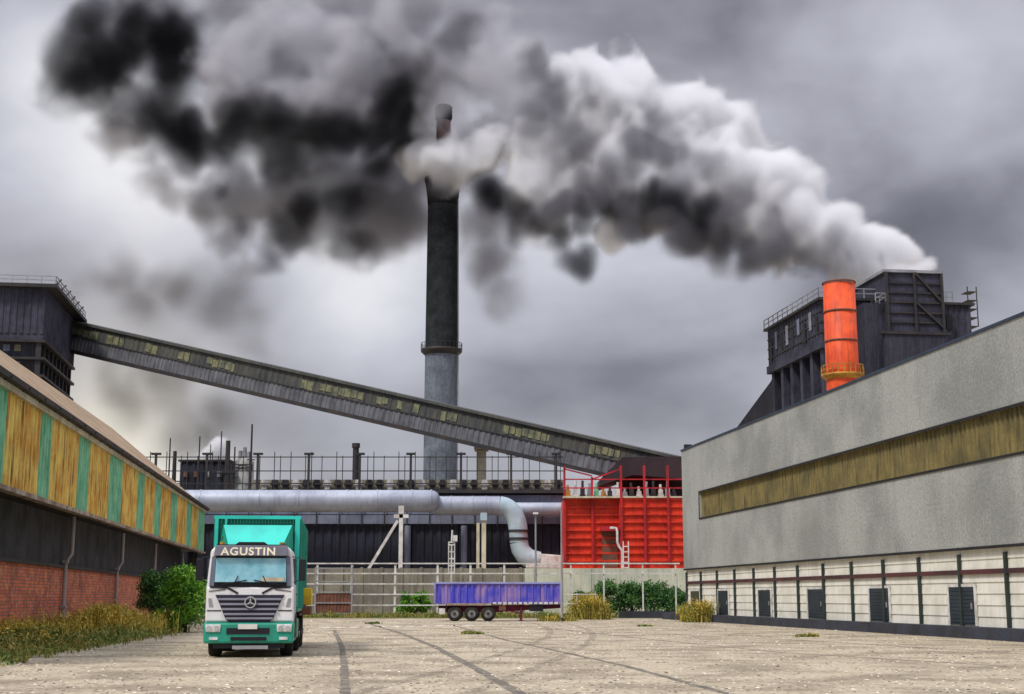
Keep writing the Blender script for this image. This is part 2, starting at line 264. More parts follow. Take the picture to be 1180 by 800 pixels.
# ------------------------------------------------------------------ mesh building
class MB:
    def __init__(s): s.v = []; s.f = []; s.sm = []
    def add(s, vs, fs, smooth=False):
        o = len(s.v); s.v += [tuple(v) for v in vs]; s.f += [[i + o for i in f] for f in fs]; s.sm += [smooth] * len(fs)
    def box(s, x0, x1, y0, y1, z0, z1):
        if x0 > x1: x0, x1 = x1, x0
        if y0 > y1: y0, y1 = y1, y0
        if z0 > z1: z0, z1 = z1, z0
        s.hexa([(x0, y0, z0), (x1, y0, z0), (x1, y1, z0), (x0, y1, z0), (x0, y0, z1), (x1, y0, z1), (x1, y1, z1), (x0, y1, z1)])
        return s
    def hexa(s, p):
        s.add(p, [[3, 2, 1, 0], [4, 5, 6, 7], [0, 1, 5, 4], [1, 2, 6, 5], [2, 3, 7, 6], [3, 0, 4, 7]]); return s
    def prism_y(s, pts, y0, y1):             # outline in x,z extruded along y
        n = len(pts); s.add([(x, y0, z) for x, z in pts] + [(x, y1, z) for x, z in pts],
            [list(range(n)), list(range(2 * n - 1, n - 1, -1))] + [[i, i + n, (i + 1) % n + n, (i + 1) % n] for i in range(n)]); return s
    def prism_x(s, pts, x0, x1):             # outline in y,z extruded along x
        n = len(pts); s.add([(x0, y, z) for y, z in pts] + [(x1, y, z) for y, z in pts],
            [list(range(n)), list(range(2 * n - 1, n - 1, -1))] + [[i, i + n, (i + 1) % n + n, (i + 1) % n] for i in range(n)]); return s
    def bar(s, a, b, w, h=None):             # square bar between two points
        h = h or w; a = Vector(a); b = Vector(b); d = (b - a).normalized()
        u = d.cross(Vector((0, 0, 1)));
        if u.length < 1e-3: u = Vector((1, 0, 0))
        u.normalize(); w2 = u.cross(d).normalized()
        c = lambda p, i, j: p + u * (i * w / 2) + w2 * (j * h / 2)
        s.hexa([c(a, -1, -1), c(a, 1, -1), c(b, 1, -1), c(b, -1, -1), c(a, -1, 1), c(a, 1, 1), c(b, 1, 1), c(b, -1, 1)]); return s
    def tube(s, pts, r, n=12, caps=True):    # r: number or one per point
        pts = [Vector(p) for p in pts]; m = len(pts); rs = r if isinstance(r, (list, tuple)) else [r] * m
        up = None; vs = []
        for i, p in enumerate(pts):
            d = ((pts[min(i + 1, m - 1)] - p).normalized() + (p - pts[max(i - 1, 0)]).normalized())
            d.normalize()
            if up is None:
                up = d.cross(Vector((0, 0, 1)))
                if up.length < 1e-2: up = Vector((1, 0, 0))
            u = (up - d * up.dot(d)).normalized(); up = u; w = d.cross(u)
            for k in range(n):
                a = 2 * math.pi * k / n; vs.append(p + (u * math.cos(a) + w * math.sin(a)) * rs[i])
        fs = [[i * n + k, i * n + (k + 1) % n, (i + 1) * n + (k + 1) % n, (i + 1) * n + k] for i in range(m - 1) for k in range(n)]
        s.add(vs, fs, True)
        if caps: s.add(vs[:n], [list(range(n - 1, -1, -1))]); s.add(vs[-n:], [list(range(n))])
        return s
    def ribs(s, a0, a1, z0, z1, c, pitch, depth, out, axis='x'):
        """profiled sheet: runs along axis from a0 to a1, trapezoid ribs towards the sign of out; z0/z1 numbers or functions of a"""
        n = max(1, int(round((a1 - a0) / pitch))); p = (a1 - a0) / n; prof = []
        for i in range(n):
            q = a0 + i * p; prof += [(q, 0), (q + p * .35, 0), (q + p * .5, depth), (q + p * .85, depth)]
        prof.append((a1, 0))
        zf = lambda z, a: z(a) if callable(z) else z
        vs = []
        for a, dd in prof:
            for z in (z0, z1):
                vs.append((a, c + out * dd, zf(z, a)) if axis == 'x' else (c + out * dd, a, zf(z, a)))
        s.add(vs, [[2 * i, 2 * i + 2, 2 * i + 3, 2 * i + 1] for i in range(len(prof) - 1)]); return s
    def rail(s, a, b, h=1.1, step=1.5, r=0.03, mids=1):
        a = Vector(a); b = Vector(b); n = max(1, int(round((b - a).length / step)))
        for i in range(n + 1):
            p = a.lerp(b, i / n); s.bar(p, p + Vector((0, 0, h)), r * 2)
        for k in range(mids + 1):
            z = Vector((0, 0, h * (k + 1) / (mids + 1))); s.bar(a + z, b + z, r * 2)
        return s
    def build(s, name, mat, parent=None, bevel=0.0):
        me = bpy.data.meshes.new(name); me.from_pydata(s.v, [], s.f); me.update()
        me.polygons.foreach_set('use_smooth', s.sm)
        me.materials.append(M[mat] if isinstance(mat, str) else mat)
        bm = bmesh.new(); bm.from_mesh(me); bmesh.ops.recalc_face_normals(bm, faces=bm.faces); bm.to_mesh(me); bm.free()
        o = bpy.data.objects.new(name, me); COL.objects.link(o)
        if parent is not None: o.parent = parent
        if bevel:
            b = o.modifiers.new('bevel', 'BEVEL'); b.width = bevel; b.segments = 2; b.limit_method = 'ANGLE'; b.angle_limit = R(40)
        return o
def tag(o, label=None, cat=None, group=None, kind=None):
    if label: o['label'] = label
    if cat: o['category'] = cat
    if group: o['group'] = group
    if kind: o['kind'] = kind
    return o
def thing(name, loc, label, cat, rz=0.0, group=None):
    o = bpy.data.objects.new(name, None); COL.objects.link(o); o.location = loc; o.rotation_euler = (0, 0, rz); o.empty_display_size = 0.5
    return tag(o, label, cat, group)
def copy_thing(root, loc, label=None, rz=None, scale=None):
    r = root.copy(); COL.objects.link(r); r.location = loc
    if rz is not None: r.rotation_euler = (0, 0, rz)
    if scale is not None: r.scale = scale
    if label: r['label'] = label
    for ch in list(root.children):
        c = ch.copy(); COL.objects.link(c); c.parent = r
        for g in list(ch.children):
            q = g.copy(); COL.objects.link(q); q.parent = c
    return r
AX = R(7.88)                              # the yard's own axis, turned a little left of the view
def hit(E, px, py, axis, val):
    """local point where the photo direction meets the plane local axis = val of the thing E"""
    Mi = (Matrix.Translation(E.location) @ E.rotation_euler.to_matrix().to_4x4()).inverted()
    o = Mi @ Vector((0, 0, CAM_H)); d = Mi.to_3x3() @ pixdir(px, py); k = 'xyz'.index(axis)
    return o + d * ((val - o[k]) / d[k])
# ================================================================== GROUND
def sheet(name, mat, poly, z, kind='structure'):
    mb = MB(); n = len(poly); mb.add([(x, y, z) for x, y in poly], [list(range(n))]); o = mb.build(name, mat); tag(o, kind=kind); return o
sheet('ground', 'yard', [(-1500, -60), (1500, -60), (1500, 3000), (-1500, 3000)], 0.0)
def strip(mb, pts, w, z):
    """flat ribbon through the points with slightly ragged width"""
    pts = [Vector((p[0], p[1], z)) for p in pts]; q = random.Random(len(pts) + int(pts[0].x * 10)); fine = []
    for a, b in zip(pts, pts[1:]):
        n = max(1, int((b - a).length / 0.8)); fine += [a.lerp(b, i / n) for i in range(n)]
    fine.append(pts[-1]); vs = []
    for i, p in enumerate(fine):
        d = (fine[min(i + 1, len(fine) - 1)] - fine[max(i - 1, 0)]).normalized(); nrm = Vector((-d.y, d.x, 0)); ww = w * q.uniform(0.8, 1.1); j = nrm * q.uniform(-0.015, 0.015)
        vs += [p + j - nrm * ww / 2, p + j + nrm * ww / 2]
    mb.add(vs, [[2 * i, 2 * i + 2, 2 * i + 3, 2 * i + 1] for i in range(len(fine) - 1)])
seams = MB()
for pts, w in [([(420, 717), (462, 730), (500, 745), (548, 770), (600, 800)], 0.26), ([(520, 720), (580, 737), (650, 752), (722, 768), (840, 800)], 0.20),
               ([(385, 726), (394, 745), (397, 770), (398, 800)], 0.20), ([(640, 725), (760, 738), (900, 752), (1160, 768)], 0.16), ([(560, 722), (900, 737), (1160, 752)], 0.2)]:
    strip(seams, [G(*p) for p in pts], w, 0.004)
tag(seams.build('pavement_seam', 'asphalt'), kind='structure')
tyre = MB()                                       # faint tyre tracks sweeping round the yard
for cx_, r0 in ((-3, 0), (-3, 2.0)):
    pts = [Vector((cx_ + r0 + 5 * math.sin(t * .03) , 24 + t * 1.0, .008)) for t in range(0, 76)]
    vs = []
    for i, p in enumerate(pts):
        d = (pts[min(i + 1, 75)] - pts[max(i - 1, 0)]).normalized(); nn = Vector((-d.y, d.x, 0)) * .16; vs += [p - nn, p + nn]
    tyre.add(vs, [[2 * i, 2 * i + 2, 2 * i + 3, 2 * i + 1] for i in range(75)])
tag(tyre.build('tyre_tracks', 'tyre_mark'), kind='structure')
for nm, mt, sd_, n_ in (('dark_grit', 'grit_dark', 61, 6500), ('pale_grit', 'grit_pale', 62, 3500)):     # loose grit over the yard
    rs = np.random.RandomState(sd_); V = []; F = []
    for k in range(n_):
        y = 22 + 85 * rs.uniform() ** 1.8; x = rs.uniform(-.40, .45) * y; s_ = rs.uniform(.010, .030) * (1 + y / 80) * (1.6 if rs.uniform() < .05 else 1); a = rs.uniform(0, 6.28); h = s_ * rs.uniform(.25, .6)
        if x < -14.5 - (y - 36) * .14: continue
        if x > 14.0 + (98.8 - y) * .138 - .9: continue
        o = len(V)
        for j in range(5): t = a + j * 1.2566; r_ = s_ * rs.uniform(.7, 1.3); V.append((x + r_ * math.cos(t), y + r_ * math.sin(t), 0.0))
        V.append((x, y, h)); F += [[o + j, o + (j + 1) % 5, o + 5] for j in range(5)]
    me = bpy.data.meshes.new(nm); me.from_pydata(V, [], F); me.materials.append(M[mt]); o = bpy.data.objects.new(nm, me); COL.objects.link(o)
    tag(o, ('dark' if sd_ == 61 else 'pale') + ' loose grit scattered over the sandy yard', 'grit', kind='stuff')
dash = MB()
for i in range(11):
    x = 368 + i * 16.5; a = G(x, 723.5 - i * 0.28); b = G(x + 9, 723.5 - i * 0.28); dash.add([(a.x, a.y - 1.0, .004), (b.x, b.y - 1.0, .004), (b.x + .2, b.y + 1.0, .004), (a.x + .2, a.y + 1.0, .004)], [[0, 1, 2, 3]])
tag(dash.build('road_marking', 'mark'), kind='structure')
sheet('verge', 'soil', [(-30, 36), (-14.6, 36), (-16.2, 46), (-17.4, 58), (-19.3, 70), (-21.5, 90), (-30, 90)], 0.004)
sheet('verge', 'soil', [(-40, 113), (14, 113), (14, 127), (-40, 127)], 0.004)
# ================================================================== RIGHT HALL
RO = G(822, 716.5)
hall = thing('industrial_hall', (RO.x, RO.y, 0), 'long pale grey rendered hall with ribbed ochre band and white siding along the right side', 'building', AX)
y0, y1 = -70.0, 7.2
hz = 12.65
# upper rendered wall stands 0.12 m proud of the siding, split round the ribbed band recess (band y <= 2.4, z 7.3..9.2)
w = MB()
w.box(-0.12, 0.25, y0, y1, 3.72, 7.3); w.box(-0.12, 0.25, y0, y1, 9.2, hz); w.box(-0.12, 0.25, 2.42, y1, 7.3, 9.2)
w.box(0.25, 34, y1 - 0.3, y1, 0.0, hz)
w.build('upper_wall', 'wall_plaster', hall)
b = MB(); b.ribs(y0, 2.42, 7.3, 9.2, 0.10, 0.42, 0.06, -1, 'y'); b.build('ribbed_band', 'olive', hall)
f = MB(); f.box(-0.17, -0.12, y0, 2.5, 9.16, 9.26); f.box(-0.17, -0.12, y0, 2.5, 7.24, 7.34); f.box(-0.17, -0.12, 2.42, 2.5, 7.34, 9.16); f.build('band_frame', 'black_trim', hall)
s = MB()
nrow = 7
for i in range(nrow):                                     # lapped boards
    za = 0.42 + i * (3.72 - 0.42) / nrow; zb = 0.42 + (i + 1) * (3.72 - 0.42) / nrow
    s.prism_y([(0.02, za), (0.055, zb - 0.012), (0.055, zb), (0.2, zb), (0.2, za)], y0, y1)
s.build('siding', 'siding', hall)
t = MB(); t.box(-0.16, -0.12, y0, y1 + 0.03, 3.66, 3.78); t.build('drip_strip', 'black_trim', hall)
t = MB(); t.box(-0.18, 34.2, y0, y1 + 0.06, hz, hz + 0.12); t.build('roof', 'roof_edge', hall)
t = MB(); t.box(-0.07, 0.0, y0, y1 - 0.3, 2.64, 2.84); t.build('wall_rail', 'rust_rail', hall)
t = MB(); t.box(-0.75, 0.3, y0, y1 + 4.6, 0.0, 0.48); t.build('plinth', 'plinth', hall)
t = MB(); t.box(0.05, 0.6, y1 - 0.5, y1 - 0.1, hz + 0.12, hz + 0.5); t.build('corner_cap', 'steel_dark', hall)
for k in range(14):
    yy = 7.0 - 4.14 * k if k else 6.95
    if k == 0: yy = 6.8
    p = MB(); p.box(-0.10, 0.01, yy - 0.09, yy + 0.09, 0.48, 3.5); p.build('pilaster', 'dark_green', hall)
    if 3 <= k <= 11:
        pass
for k in range(8):
    yc = 4.5 if k == 0 else -2.65 - 8.98 * (k - 1); wd = 2.4
    d = MB(); d.box(-0.035, 0.015, yc - wd / 2, yc + wd / 2, 0.55, 2.12)
    for j in range(9): d.box(-0.055, -0.034, yc - wd / 2 + .05, yc + wd / 2 - .05, 0.62 + j * .165, 0.66 + j * .165)
    dd = d.build('door', 'door_olive' if k == 0 else 'door_dark', hall)
    fr = MB(); fr.box(-0.06, 0.01, yc - wd / 2 - .13, yc - wd / 2, 0.50, 2.25); fr.box(-0.06, 0.01, yc + wd / 2, yc + wd / 2 + .13, 0.50, 2.25); fr.box(-0.06, 0.01, yc - wd / 2, yc + wd / 2, 2.12, 2.25)
    fr.build('door_frame', 'white_paint', dd)
    h = MB(); h.box(-0.11, -0.055, yc - wd / 2 + .18, yc - wd / 2 + .24, 1.2, 1.45); h.build('handle', 'steel_grey', dd)
# ================================================================== LEFT WAREHOUSE
LO = G(67, 730)
ware = thing('brick_warehouse', (LO.x, LO.y, 0), 'long brick warehouse on the left with jutting yellow and green striped cladding', 'building', AX)
ya, yb = -34.0, 65.0
m = MB(); m.box(-0.4, 0, ya, yb - 6, 0, 3.05); m.build('brick_wall', 'brick', ware)
m = MB(); m.box(-0.4, -0.03, ya, yb - 6, 3.2, 6.6); m.build('blockwork_wall', 'upper_wall', ware)
m = MB(); m.box(-0.38, 0.14, ya, yb - 6, 3.05, 3.20); m.build('ledge', 'steel_dark', ware)
zt = lambda y: 8.76 + (y + 17) * 0.0102               # eaves rise slightly towards the far end
zb_ = lambda y: 5.42 + (y + 17) * 0.0052
edges = [(-34.2, -30.6, 0), (-30.6, -28, 1), (-28, -23.4, 0), (-23.4, -20.6, 1), (-20.6, -14.7, 0), (-14.7, -12.4, 1), (-12.4, -6, 0), (-6, -3, 1), (-3, 3.4, 0), (3.4, 8.1, 1), (8.1, 14.8, 0), (14.8, 18, 1), (18, 23.7, 0), (23.7, 27.2, 1), (27.2, 34, 0), (34, 38.4, 1), (38.4, 46.3, 0), (46.3, 51, 1), (51, 57.2, 0), (57.2, 64.6, 1)]
for a, c, g in edges:
    m = MB(); m.ribs(a, c, zb_, zt, 1.40, 0.62, 0.10, 1, 'y'); m.build('cladding_panel', 'green_panel' if g else 'yellow_panel', ware)
def sloped(mb, x0, x1, za0, za1, zf, ylo=ya, yhi=yb):
    a, c = zf(ylo), zf(yhi); mb.hexa([(x0, ylo, a + za0), (x1, ylo, a + za0), (x1, yhi, c + za0), (x0, yhi, c + za0), (x0, ylo, a + za1), (x1, ylo, a + za1), (x1, yhi, c + za1), (x0, yhi, c + za1)])
m = MB(); sloped(m, 1.38, 1.62, -0.10, 0.12, zt); m.build('fascia', 'pale_trim', ware)
m = MB(); sloped(m, 1.45, 1.85, 0.14, 0.34, zt, ya, yb + 0.3); m.build('gutter', 'gutter', ware)
for i in range(34):
    y = ya + i * 3; z = zt(y) + 0.12; m = MB(); m.bar((1.60, y, z), (1.90, y, z + 0.1), 0.08)
    if i % 1 == 0 and i < 34: m.build('gutter_bracket', 'steel_dark', ware)
m = MB(); sloped(m, 1.30, 1.66, -0.16, 0.0, zb_); m.build('lower_edge', 'rusty', ware)
m = MB(); sloped(m, -0.4, 1.28, 0.02, 0.14, zb_); m.build('soffit', 'gutter', ware)
m = MB(); m.box(1.0, 1.36, yb - 0.4, yb - 0.1, 5.8, 9.4); m.box(-8, 1.36, yb - .1, yb + .05, 5.8, 9.5); m.build('end_wall', 'upper_wall', ware)
# pitched tan roof behind the gutter
r = MB(); n = 150
ra = hit(ware, 27.6, 424, 'x', -7.5); rc = hit(ware, 196, 541, 'x', -7.5)
rz = lambda y: ra.z + (rc.z - ra.z) * (y - ra.y) / (rc.y - ra.y)
print('ridge', ra, rc)
vs = []
for i in range(n * 2 + 1):
    y = ya + (yb - ya) * i / (2 * n); k = (0.09 if i % 2 else 0); vs += [(1.6, y, zt(y) + 0.24 + k), (-7.5, y, rz(y) + k)]
r.add(vs, [[2 * i, 2 * i + 2, 2 * i + 3, 2 * i + 1] for i in range(2 * n)]); r.build('roof', 'roof_tan', ware)
m = MB(); m.box(-22, -7.5, ya, yb, 0, 11.5); m.build('rear_bulk', 'upper_wall', ware)
# downpipes with their dog-leg
for y in (0.0, 17.6, 35.0, 55.9, -17.0):
    m = MB(); m.tube([(0.42, y, 5.5), (0.42, y, 4.0), (0.42, y, 3.75), (0.16, y, 3.35), (0.16, y, 3.05), (0.16, y, 0.0)], 0.10, 10); m.box(0.02, 0.3, y - .16, y + .16, 3.3, 3.42); m.box(0.02, 0.3, y - .16, y + .16, 1.2, 1.3); m.build('downpipe', 'downpipe', ware)
for y in (60.5, 63.8):
    m = MB(); m.box(0.5, 1.0, y - .25, y + .25, 0, 5.7); m.build('steel_column', 'steel_dark', ware)
m = MB(); m.box(0.1, 0.12, 3, 11, 0.8, 2.6)
# ================================================================== BACK BOUNDARY
# concrete wall (left stretch), cream wall (right stretch)
def wallx(x, Y): return P(x, 700, Y).x
Yw = 127.0
wt = P(450, 655, Yw).z
o = MB().box(wallx(240, Yw), wallx(604, Yw), Yw, Yw + 0.35, 0, wt)
for k in range(16):
    x = wallx(255 + k * 23, Yw); o.box(x - .14, x + .14, Yw - .08, Yw - .002, 0, wt + .08)
tag(o.build('concrete_wall', 'concrete'), 'weathered grey panelled concrete wall running behind the white fence', 'wall')
o = MB().box(wallx(604.5, Yw), wallx(800, Yw), Yw, Yw + 0.35, 0, wt)
for k in range(6):
    x = wallx(615 + k * 33, Yw); o.box(x - .05, x + .05, Yw - .05, Yw - .002, 0, wt)
tag(o.build('cream_wall', 'cream'), 'cream painted wall below the red cladded building', 'wall')
# white fence
Yf = 121.0
fence = thing('steel_fence', (P(580, 700, Yf).x, Yf, 0), 'long white steel rail fence across the back of the yard', 'fence')
fx = lambda x: P(x, 690, Yf).x - fence.location.x
zf_ = lambda y: P(580, y, Yf).z
posts = [365, 405, 455, 504, 542, 581, 618, 658, 696, 741, 779]
for x in posts:
    m = MB(); pw = .09 if x < 640 else .06; m.box(fx(x) - pw, fx(x) + pw, -.09, .09, 0, zf_(649)); m.build('post', 'white_paint', fence)
for y in (649.5, 661, 673, 685, 697.5):
    m = MB(); m.box(fx(240), fx(784 if y < 662 else 560), -.16, -.092, zf_(y) - .055, zf_(y) + .055); m.build('rail', 'white_paint', fence)
gate = thing('yard_gate', (P(384, 700, 119.5).x, 119.5, 0), 'tall grey barred gate with rusty red panel, just right of the truck', 'gate')
gw = 1.55
for sx in (-1, 1):
    m = MB(); m.box(sx * gw - .07, sx * gw + .07, -.06, .06, 0.05, 4.2); m.build('stile', 'steel_grey', gate)
for z in (0.3, 1.2, 2.1, 3.0, 4.1):
    m = MB(); m.box(-gw + .07, gw - .07, -.04, .04, z - .05, z + .05); m.build('bar', 'steel_grey', gate)
m = MB(); m.ribs(-gw + .08, gw - .08, 0.36, 2.0, .07, .3, .04, -1); m.build('lower_sheet', 'rust', gate)
# ================================================================== DARK BUILDING WITH PIPES
Yd = 150.0
db = thing('dark_process_building', (P(450, 700, Yd).x, Yd, 0), 'long blue black building with a railed roof deck behind the big grey pipe', 'building')
dx = lambda x, yy=0.0: P(x, 620, Yd + yy).x - db.location.x
dz = lambda y, yy=0.0: P(450, y, Yd + yy).z
x0, x1 = dx(150), dx(655)
m = MB(); m.ribs(x0, x1, 0, dz(604), 0, 0.9, 0.12, -1); m.box(x0, x1, 0.02, 26, 0, dz(569)); m.build('wall', 'navy', db)
m = MB(); m.box(x0, x1, -0.55, -0.13, dz(604), dz(594)); m.build('gutter_beam', 'bluegrey', db)
m = MB(); m.box(x0, x1, -0.30, 0.0, dz(593), dz(571)); m.build('upper_cladding', 'bluegrey', db)
for k in range(17):
    x = dx(235 + k * 26); m = MB(); m.box(x - .05, x + .05, -.66, -.56, dz(606), dz(585)); m.build('bracket', 'steel_dark', db)
m = MB(); m.box(x0, x1, -1.0, 26.4, dz(569) + .003, dz(565)); m.build('roof_deck', 'steel_dark', db)
for x in (470, 535): 
    m = MB(); m.tube([(dx(x), -0.35, 0), (dx(x), -0.35, dz(606))], .35, 10); m.build('wall_duct', 'bluegrey', db)
zd = dz(565)
# roof vents in a row
for i in range(29):
    x = dx(302 + i * 12.2)
    m = MB(); m.box(x - .28, x + .28, 0.2, 0.9, zd, zd + 0.55); m.prism_y([(x - .45, zd + .55), (x + .45, zd + .55), (x + .25, zd + 1.15), (x - .25, zd + 1.15)], 0.05, 1.05)
    m.build('roof_vent', 'steel_dark' if i % 3 else 'white_paint', db)
m = MB(); m.box(dx(286), dx(650), 1.4, 1.6, zd, zd + 1.25); m.build('parapet', 'concrete', db)
# rooftop rail and tee posts
m = MB(); xa, xb = dx(160), dx(650)
hT = dz(526) - zd
for h in (hT * .18, hT * .55, hT * .96): m.bar((xa, -.7, zd + h), (xb, -.7, zd + h), .10)
m.build('deck_rail', 'steel_dark', db)
for i in range(41):
    x = dx(168 + i * 12.0 + (3 if i % 3 == 0 else -2)); m = MB(); m.box(x - .04, x + .04, -.74, -.66, zd, zd + hT * (1.0 if i % 2 else 1.12)); m.build('deck_post', 'steel_dark', db)
for x in (178, 237, 296, 355, 414, 473, 531, 589, 641):
    m = MB(); xx = dx(x); m.box(xx - .12, xx + .12, -1.0, -.76, zd, zd + hT * 1.02); m.box(xx - .5, xx + .5, -1.05, -.6, zd + hT * 1.02, zd + hT * 1.02 + .22); m.build('tee_post', 'steel_dark', db)
# --- pipes
pipe = thing('overhead_pipe', (P(450, 577.5, 146).x, 146, P(450, 577.5, 146).z), 'fat dull grey overhead pipe with rounded end running left from the middle', 'pipe')
px_ = lambda x: P(x, 577, 146).x - pipe.location.x
r1 = 1.16
e = px_(507)
pts = [(px_(120), 0, 0), (e - 1.2, 0, 0), (e - .6, 0, 0), (e - .25, 0, 0), (e - .05, 0, 0), (e, 0, 0)]
m = MB(); m.tube(pts, [r1, r1, r1 * .93, r1 * .75, r1 * .45, .05], 28); m.build('pipe_barrel', 'pipe', pipe)
for x in (160, 232, 300, 345, 400, 435, 475, 497):
    m = MB(); m.tube([(px_(x) - .07, 0, 0), (px_(x) + .07, 0, 0)], r1 + .05, 28); m.build('pipe_flange', 'pipe', pipe)
def pc(px, py, Y=146.9): return P(px, py, Y)
duct = thing('bent_duct', pc(507, 583), 'pale blue duct that runs right, elbows down in front of the dark building', 'duct')
def dl(x, y, r=None): return pc(x, y) - duct.location
def arc(c, r, a0, a1, n): return [c + Vector((math.cos(a), 0, math.sin(a))) * r for a in [a0 + (a1 - a0) * i / n for i in range(n + 1)]]
ru = 1.0
m = MB(); m.tube([dl(500, 583), dl(576, 583)], ru, 24); m.build('straight_section', 'pipe', duct)
A_ = dl(576, 583); B_ = dl(597, 612)
elbow = [A_]
cc = Vector((A_.x, 0, B_.z)); rx, rz = (B_.x - A_.x), (A_.z - B_.z)
for i in range(1, 13):
    a = R(90) * (1 - i / 12); elbow.append(Vector((cc.x + rx * math.cos(a), 0, cc.z + rz * math.sin(a))))
m = MB(); m.tube(elbow, [ru] * 13, 24); m.build('elbow', 'pipe_pale', duct)
m = MB(); m.tube([B_ + Vector((0, 0, 0)), dl(598, 625)], ru * .97, 24); m.build('collar_section', 'pipe_pale', duct)
for y in (612, 621): 
    m = MB(); c = dl(597.5, y); m.tube([c + Vector((0, 0, .12)), c - Vector((0, 0, .12))], ru * 1.06, 24); m.build('flange', 'steel_dark', duct)
C_ = dl(598, 625); D_ = dl(612, 646); low = [C_, C_ + Vector((.15, 0, -.7)), C_ + Vector((.55, 0, -1.3)), D_ + Vector((-.2, 0, .2)), D_ + Vector((.9, 0, 0))]
m = MB(); m.tube(low, [ru * .97, ru * .97, ru, ru, ru * .9], 24); m.build('lower_bend', 'pipe_pale', duct)
m = MB(); m.hexa([tuple(v) for v in [dl(606, 655) + Vector((0, -.8, 0)), dl(656, 656) + Vector((0, -.8, 0)), dl(656, 656) + Vector((0, .8, 0)), dl(606, 655) + Vector((0, .8, 0)),
        dl(606, 637) + Vector((0, -.8, 0)), dl(656, 641) + Vector((0, -.8, 0)), dl(656, 641) + Vector((0, .8, 0)), dl(606, 637) + Vector((0, .8, 0))]]); m.build('outlet_box', 'white_paint', duct, bevel=.1)
for x in (520, 545, 560): 
    m = MB(); m.tube([dl(x, 583) - Vector((.06, 0, 0)), dl(x, 583) + Vector((.06, 0, 0))], ru + .05, 24); m.build('flange', 'pipe', duct)
p2 = thing('horizontal_duct', P(625, 587, 148.3), 'short dull grey horizontal duct behind the elbow of the pale duct', 'duct')
m = MB(); m.tube([P(590, 587, 148.3) - p2.location, P(654, 587, 148.3) - p2.location], .72, 20); m.build('duct_barrel', 'pipe', p2)
# pipe supports
sp = thing('pipe_support', (P(461, 690, 144.0).x, 144.0, 0), 'white pipe support post with a slanting brace and bracket under the grey pipe', 'support')
zz = lambda y: P(461, y, 144).z
m = MB(); m.box(-.2, .2, -.2, .2, 0, zz(592)); m.build('post', 'white_paint', sp)
m = MB(); m.bar((-.35, 0, zz(600)), (P(413, 675, 144).x - sp.location.x, 0, zz(675)), .28); m.build('brace', 'white_paint', sp)
m = MB(); m.box(-.28, .28, -.25, .25, zz(592), zz(583)); m.box(-.75, .75, -.2, .2, zz(597), zz(593)); m.build('bracket', 'white_paint', sp)
col = thing('cream_column', (P(554, 690, 143.5).x, 143.5, 0), 'pair of cream concrete columns under the overhead duct, above the blue trailer', 'column')
for x0c, x1c in ((549, 552.5), (555, 560)):
    m = MB(); a = P(x0c, 640, 143.5).x - col.location.x; c = P(x1c, 640, 143.5).x - col.location.x; m.box(a, c, -.25, .25, 0, P(554, 603 if x0c < 552 else 594, 143.5).z); m.build('shaft', 'pale_trim', col)
m = MB(); m.box(P(553.5, 640, 143.5).x - col.location.x, P(561, 640, 143.5).x - col.location.x, -.4, .4, P(554, 600, 143.5).z, P(554, 594.5, 143.5).z + .3); m.build('saddle', 'pipe_pale', col)
# ================================================================== CHIMNEY
Yc = 260.0
cb = P(507.5, 690, Yc)
ch = thing('tall_chimney', (P(508.3, 460, Yc).x, Yc, 0), 'tall chimney with blue grey lower shaft, sooty upper shaft and ring walkway', 'chimney')
cz = lambda y: P(509, y, Yc).z
def lathe(prof, n=32):
    m = MB(); vs = []
    for r, z in prof:
        for k in range(n): a = 2 * math.pi * k / n; vs.append((r * math.cos(a), r * math.sin(a), z))
    m.add(vs, [[i * n + k, i * n + (k + 1) % n, (i + 1) * n + (k + 1) % n, (i + 1) * n + k] for i in range(len(prof) - 1) for k in range(n)], True); return m
u = Yc / FPX * 1.0
lathe([(20.2 * u, 0), (20.0 * u, cz(600)), (19.2 * u, cz(405))]).build('lower_shaft', 'chim_lower', ch)
lathe([(19.2 * u, cz(405)), (17.9 * u, cz(236)), (18.4 * u, cz(228)), (20.4 * u, cz(213)), (20.6 * u, cz(207)), (0.1, cz(207))]).build('upper_shaft', 'chim_upper', ch)
lathe([(18.05 * u, cz(238)), (18.7 * u, cz(228)), (20.7 * u, cz(213.5)), (22 * u, cz(209)), (22 * u, cz(206)), (0.1, cz(206))]).build('sooty_crown', 'soot', ch)
lathe([(9 * u, cz(208)), (8.6 * u, cz(140))]).build('flue', 'flue', ch)
lathe([(8.7 * u, cz(140)), (10.4 * u, cz(136)), (10.4 * u, cz(124)), (7.5 * u, cz(122)), (.1, cz(122))]).build('flue_cap', 'soot', ch)
m = lathe([(19.3 * u, cz(410)), (24 * u, cz(406)), (24.3 * u, cz(403)), (19.3 * u, cz(402.5))]); m.build('ring_walkway', 'steel_dark', ch)
m = MB()
for k in range(28):
    a = 2 * math.pi * k / 28; b2 = 2 * math.pi * (k + 1) / 28; rr_ = 24 * u; pa = Vector((rr_ * math.cos(a), rr_ * math.sin(a), cz(403))); pb = Vector((rr_ * math.cos(b2), rr_ * math.sin(b2), cz(403)))
    m.bar(pa, pa + Vector((0, 0, 1.1)), .08); m.bar(pa + Vector((0, 0, 1.1)), pb + Vector((0, 0, 1.1)), .08)
m.build('walkway_rail', 'steel_dark', ch)
m = MB(); m.bar((19.6 * u, -1.5, 0), (19.6 * u, -1.5, cz(405)), .12); m.bar((20.0 * u, -1.0, 0), (20.0 * u, -1, cz(405)), .12)
m.bar((19.9 * u, -1.5, cz(400)), (18.2 * u, -1.5, cz(232)), .12); m.bar((20.2 * u, -1.0, cz(400)), (18.6 * u, -1, cz(232)), .12)
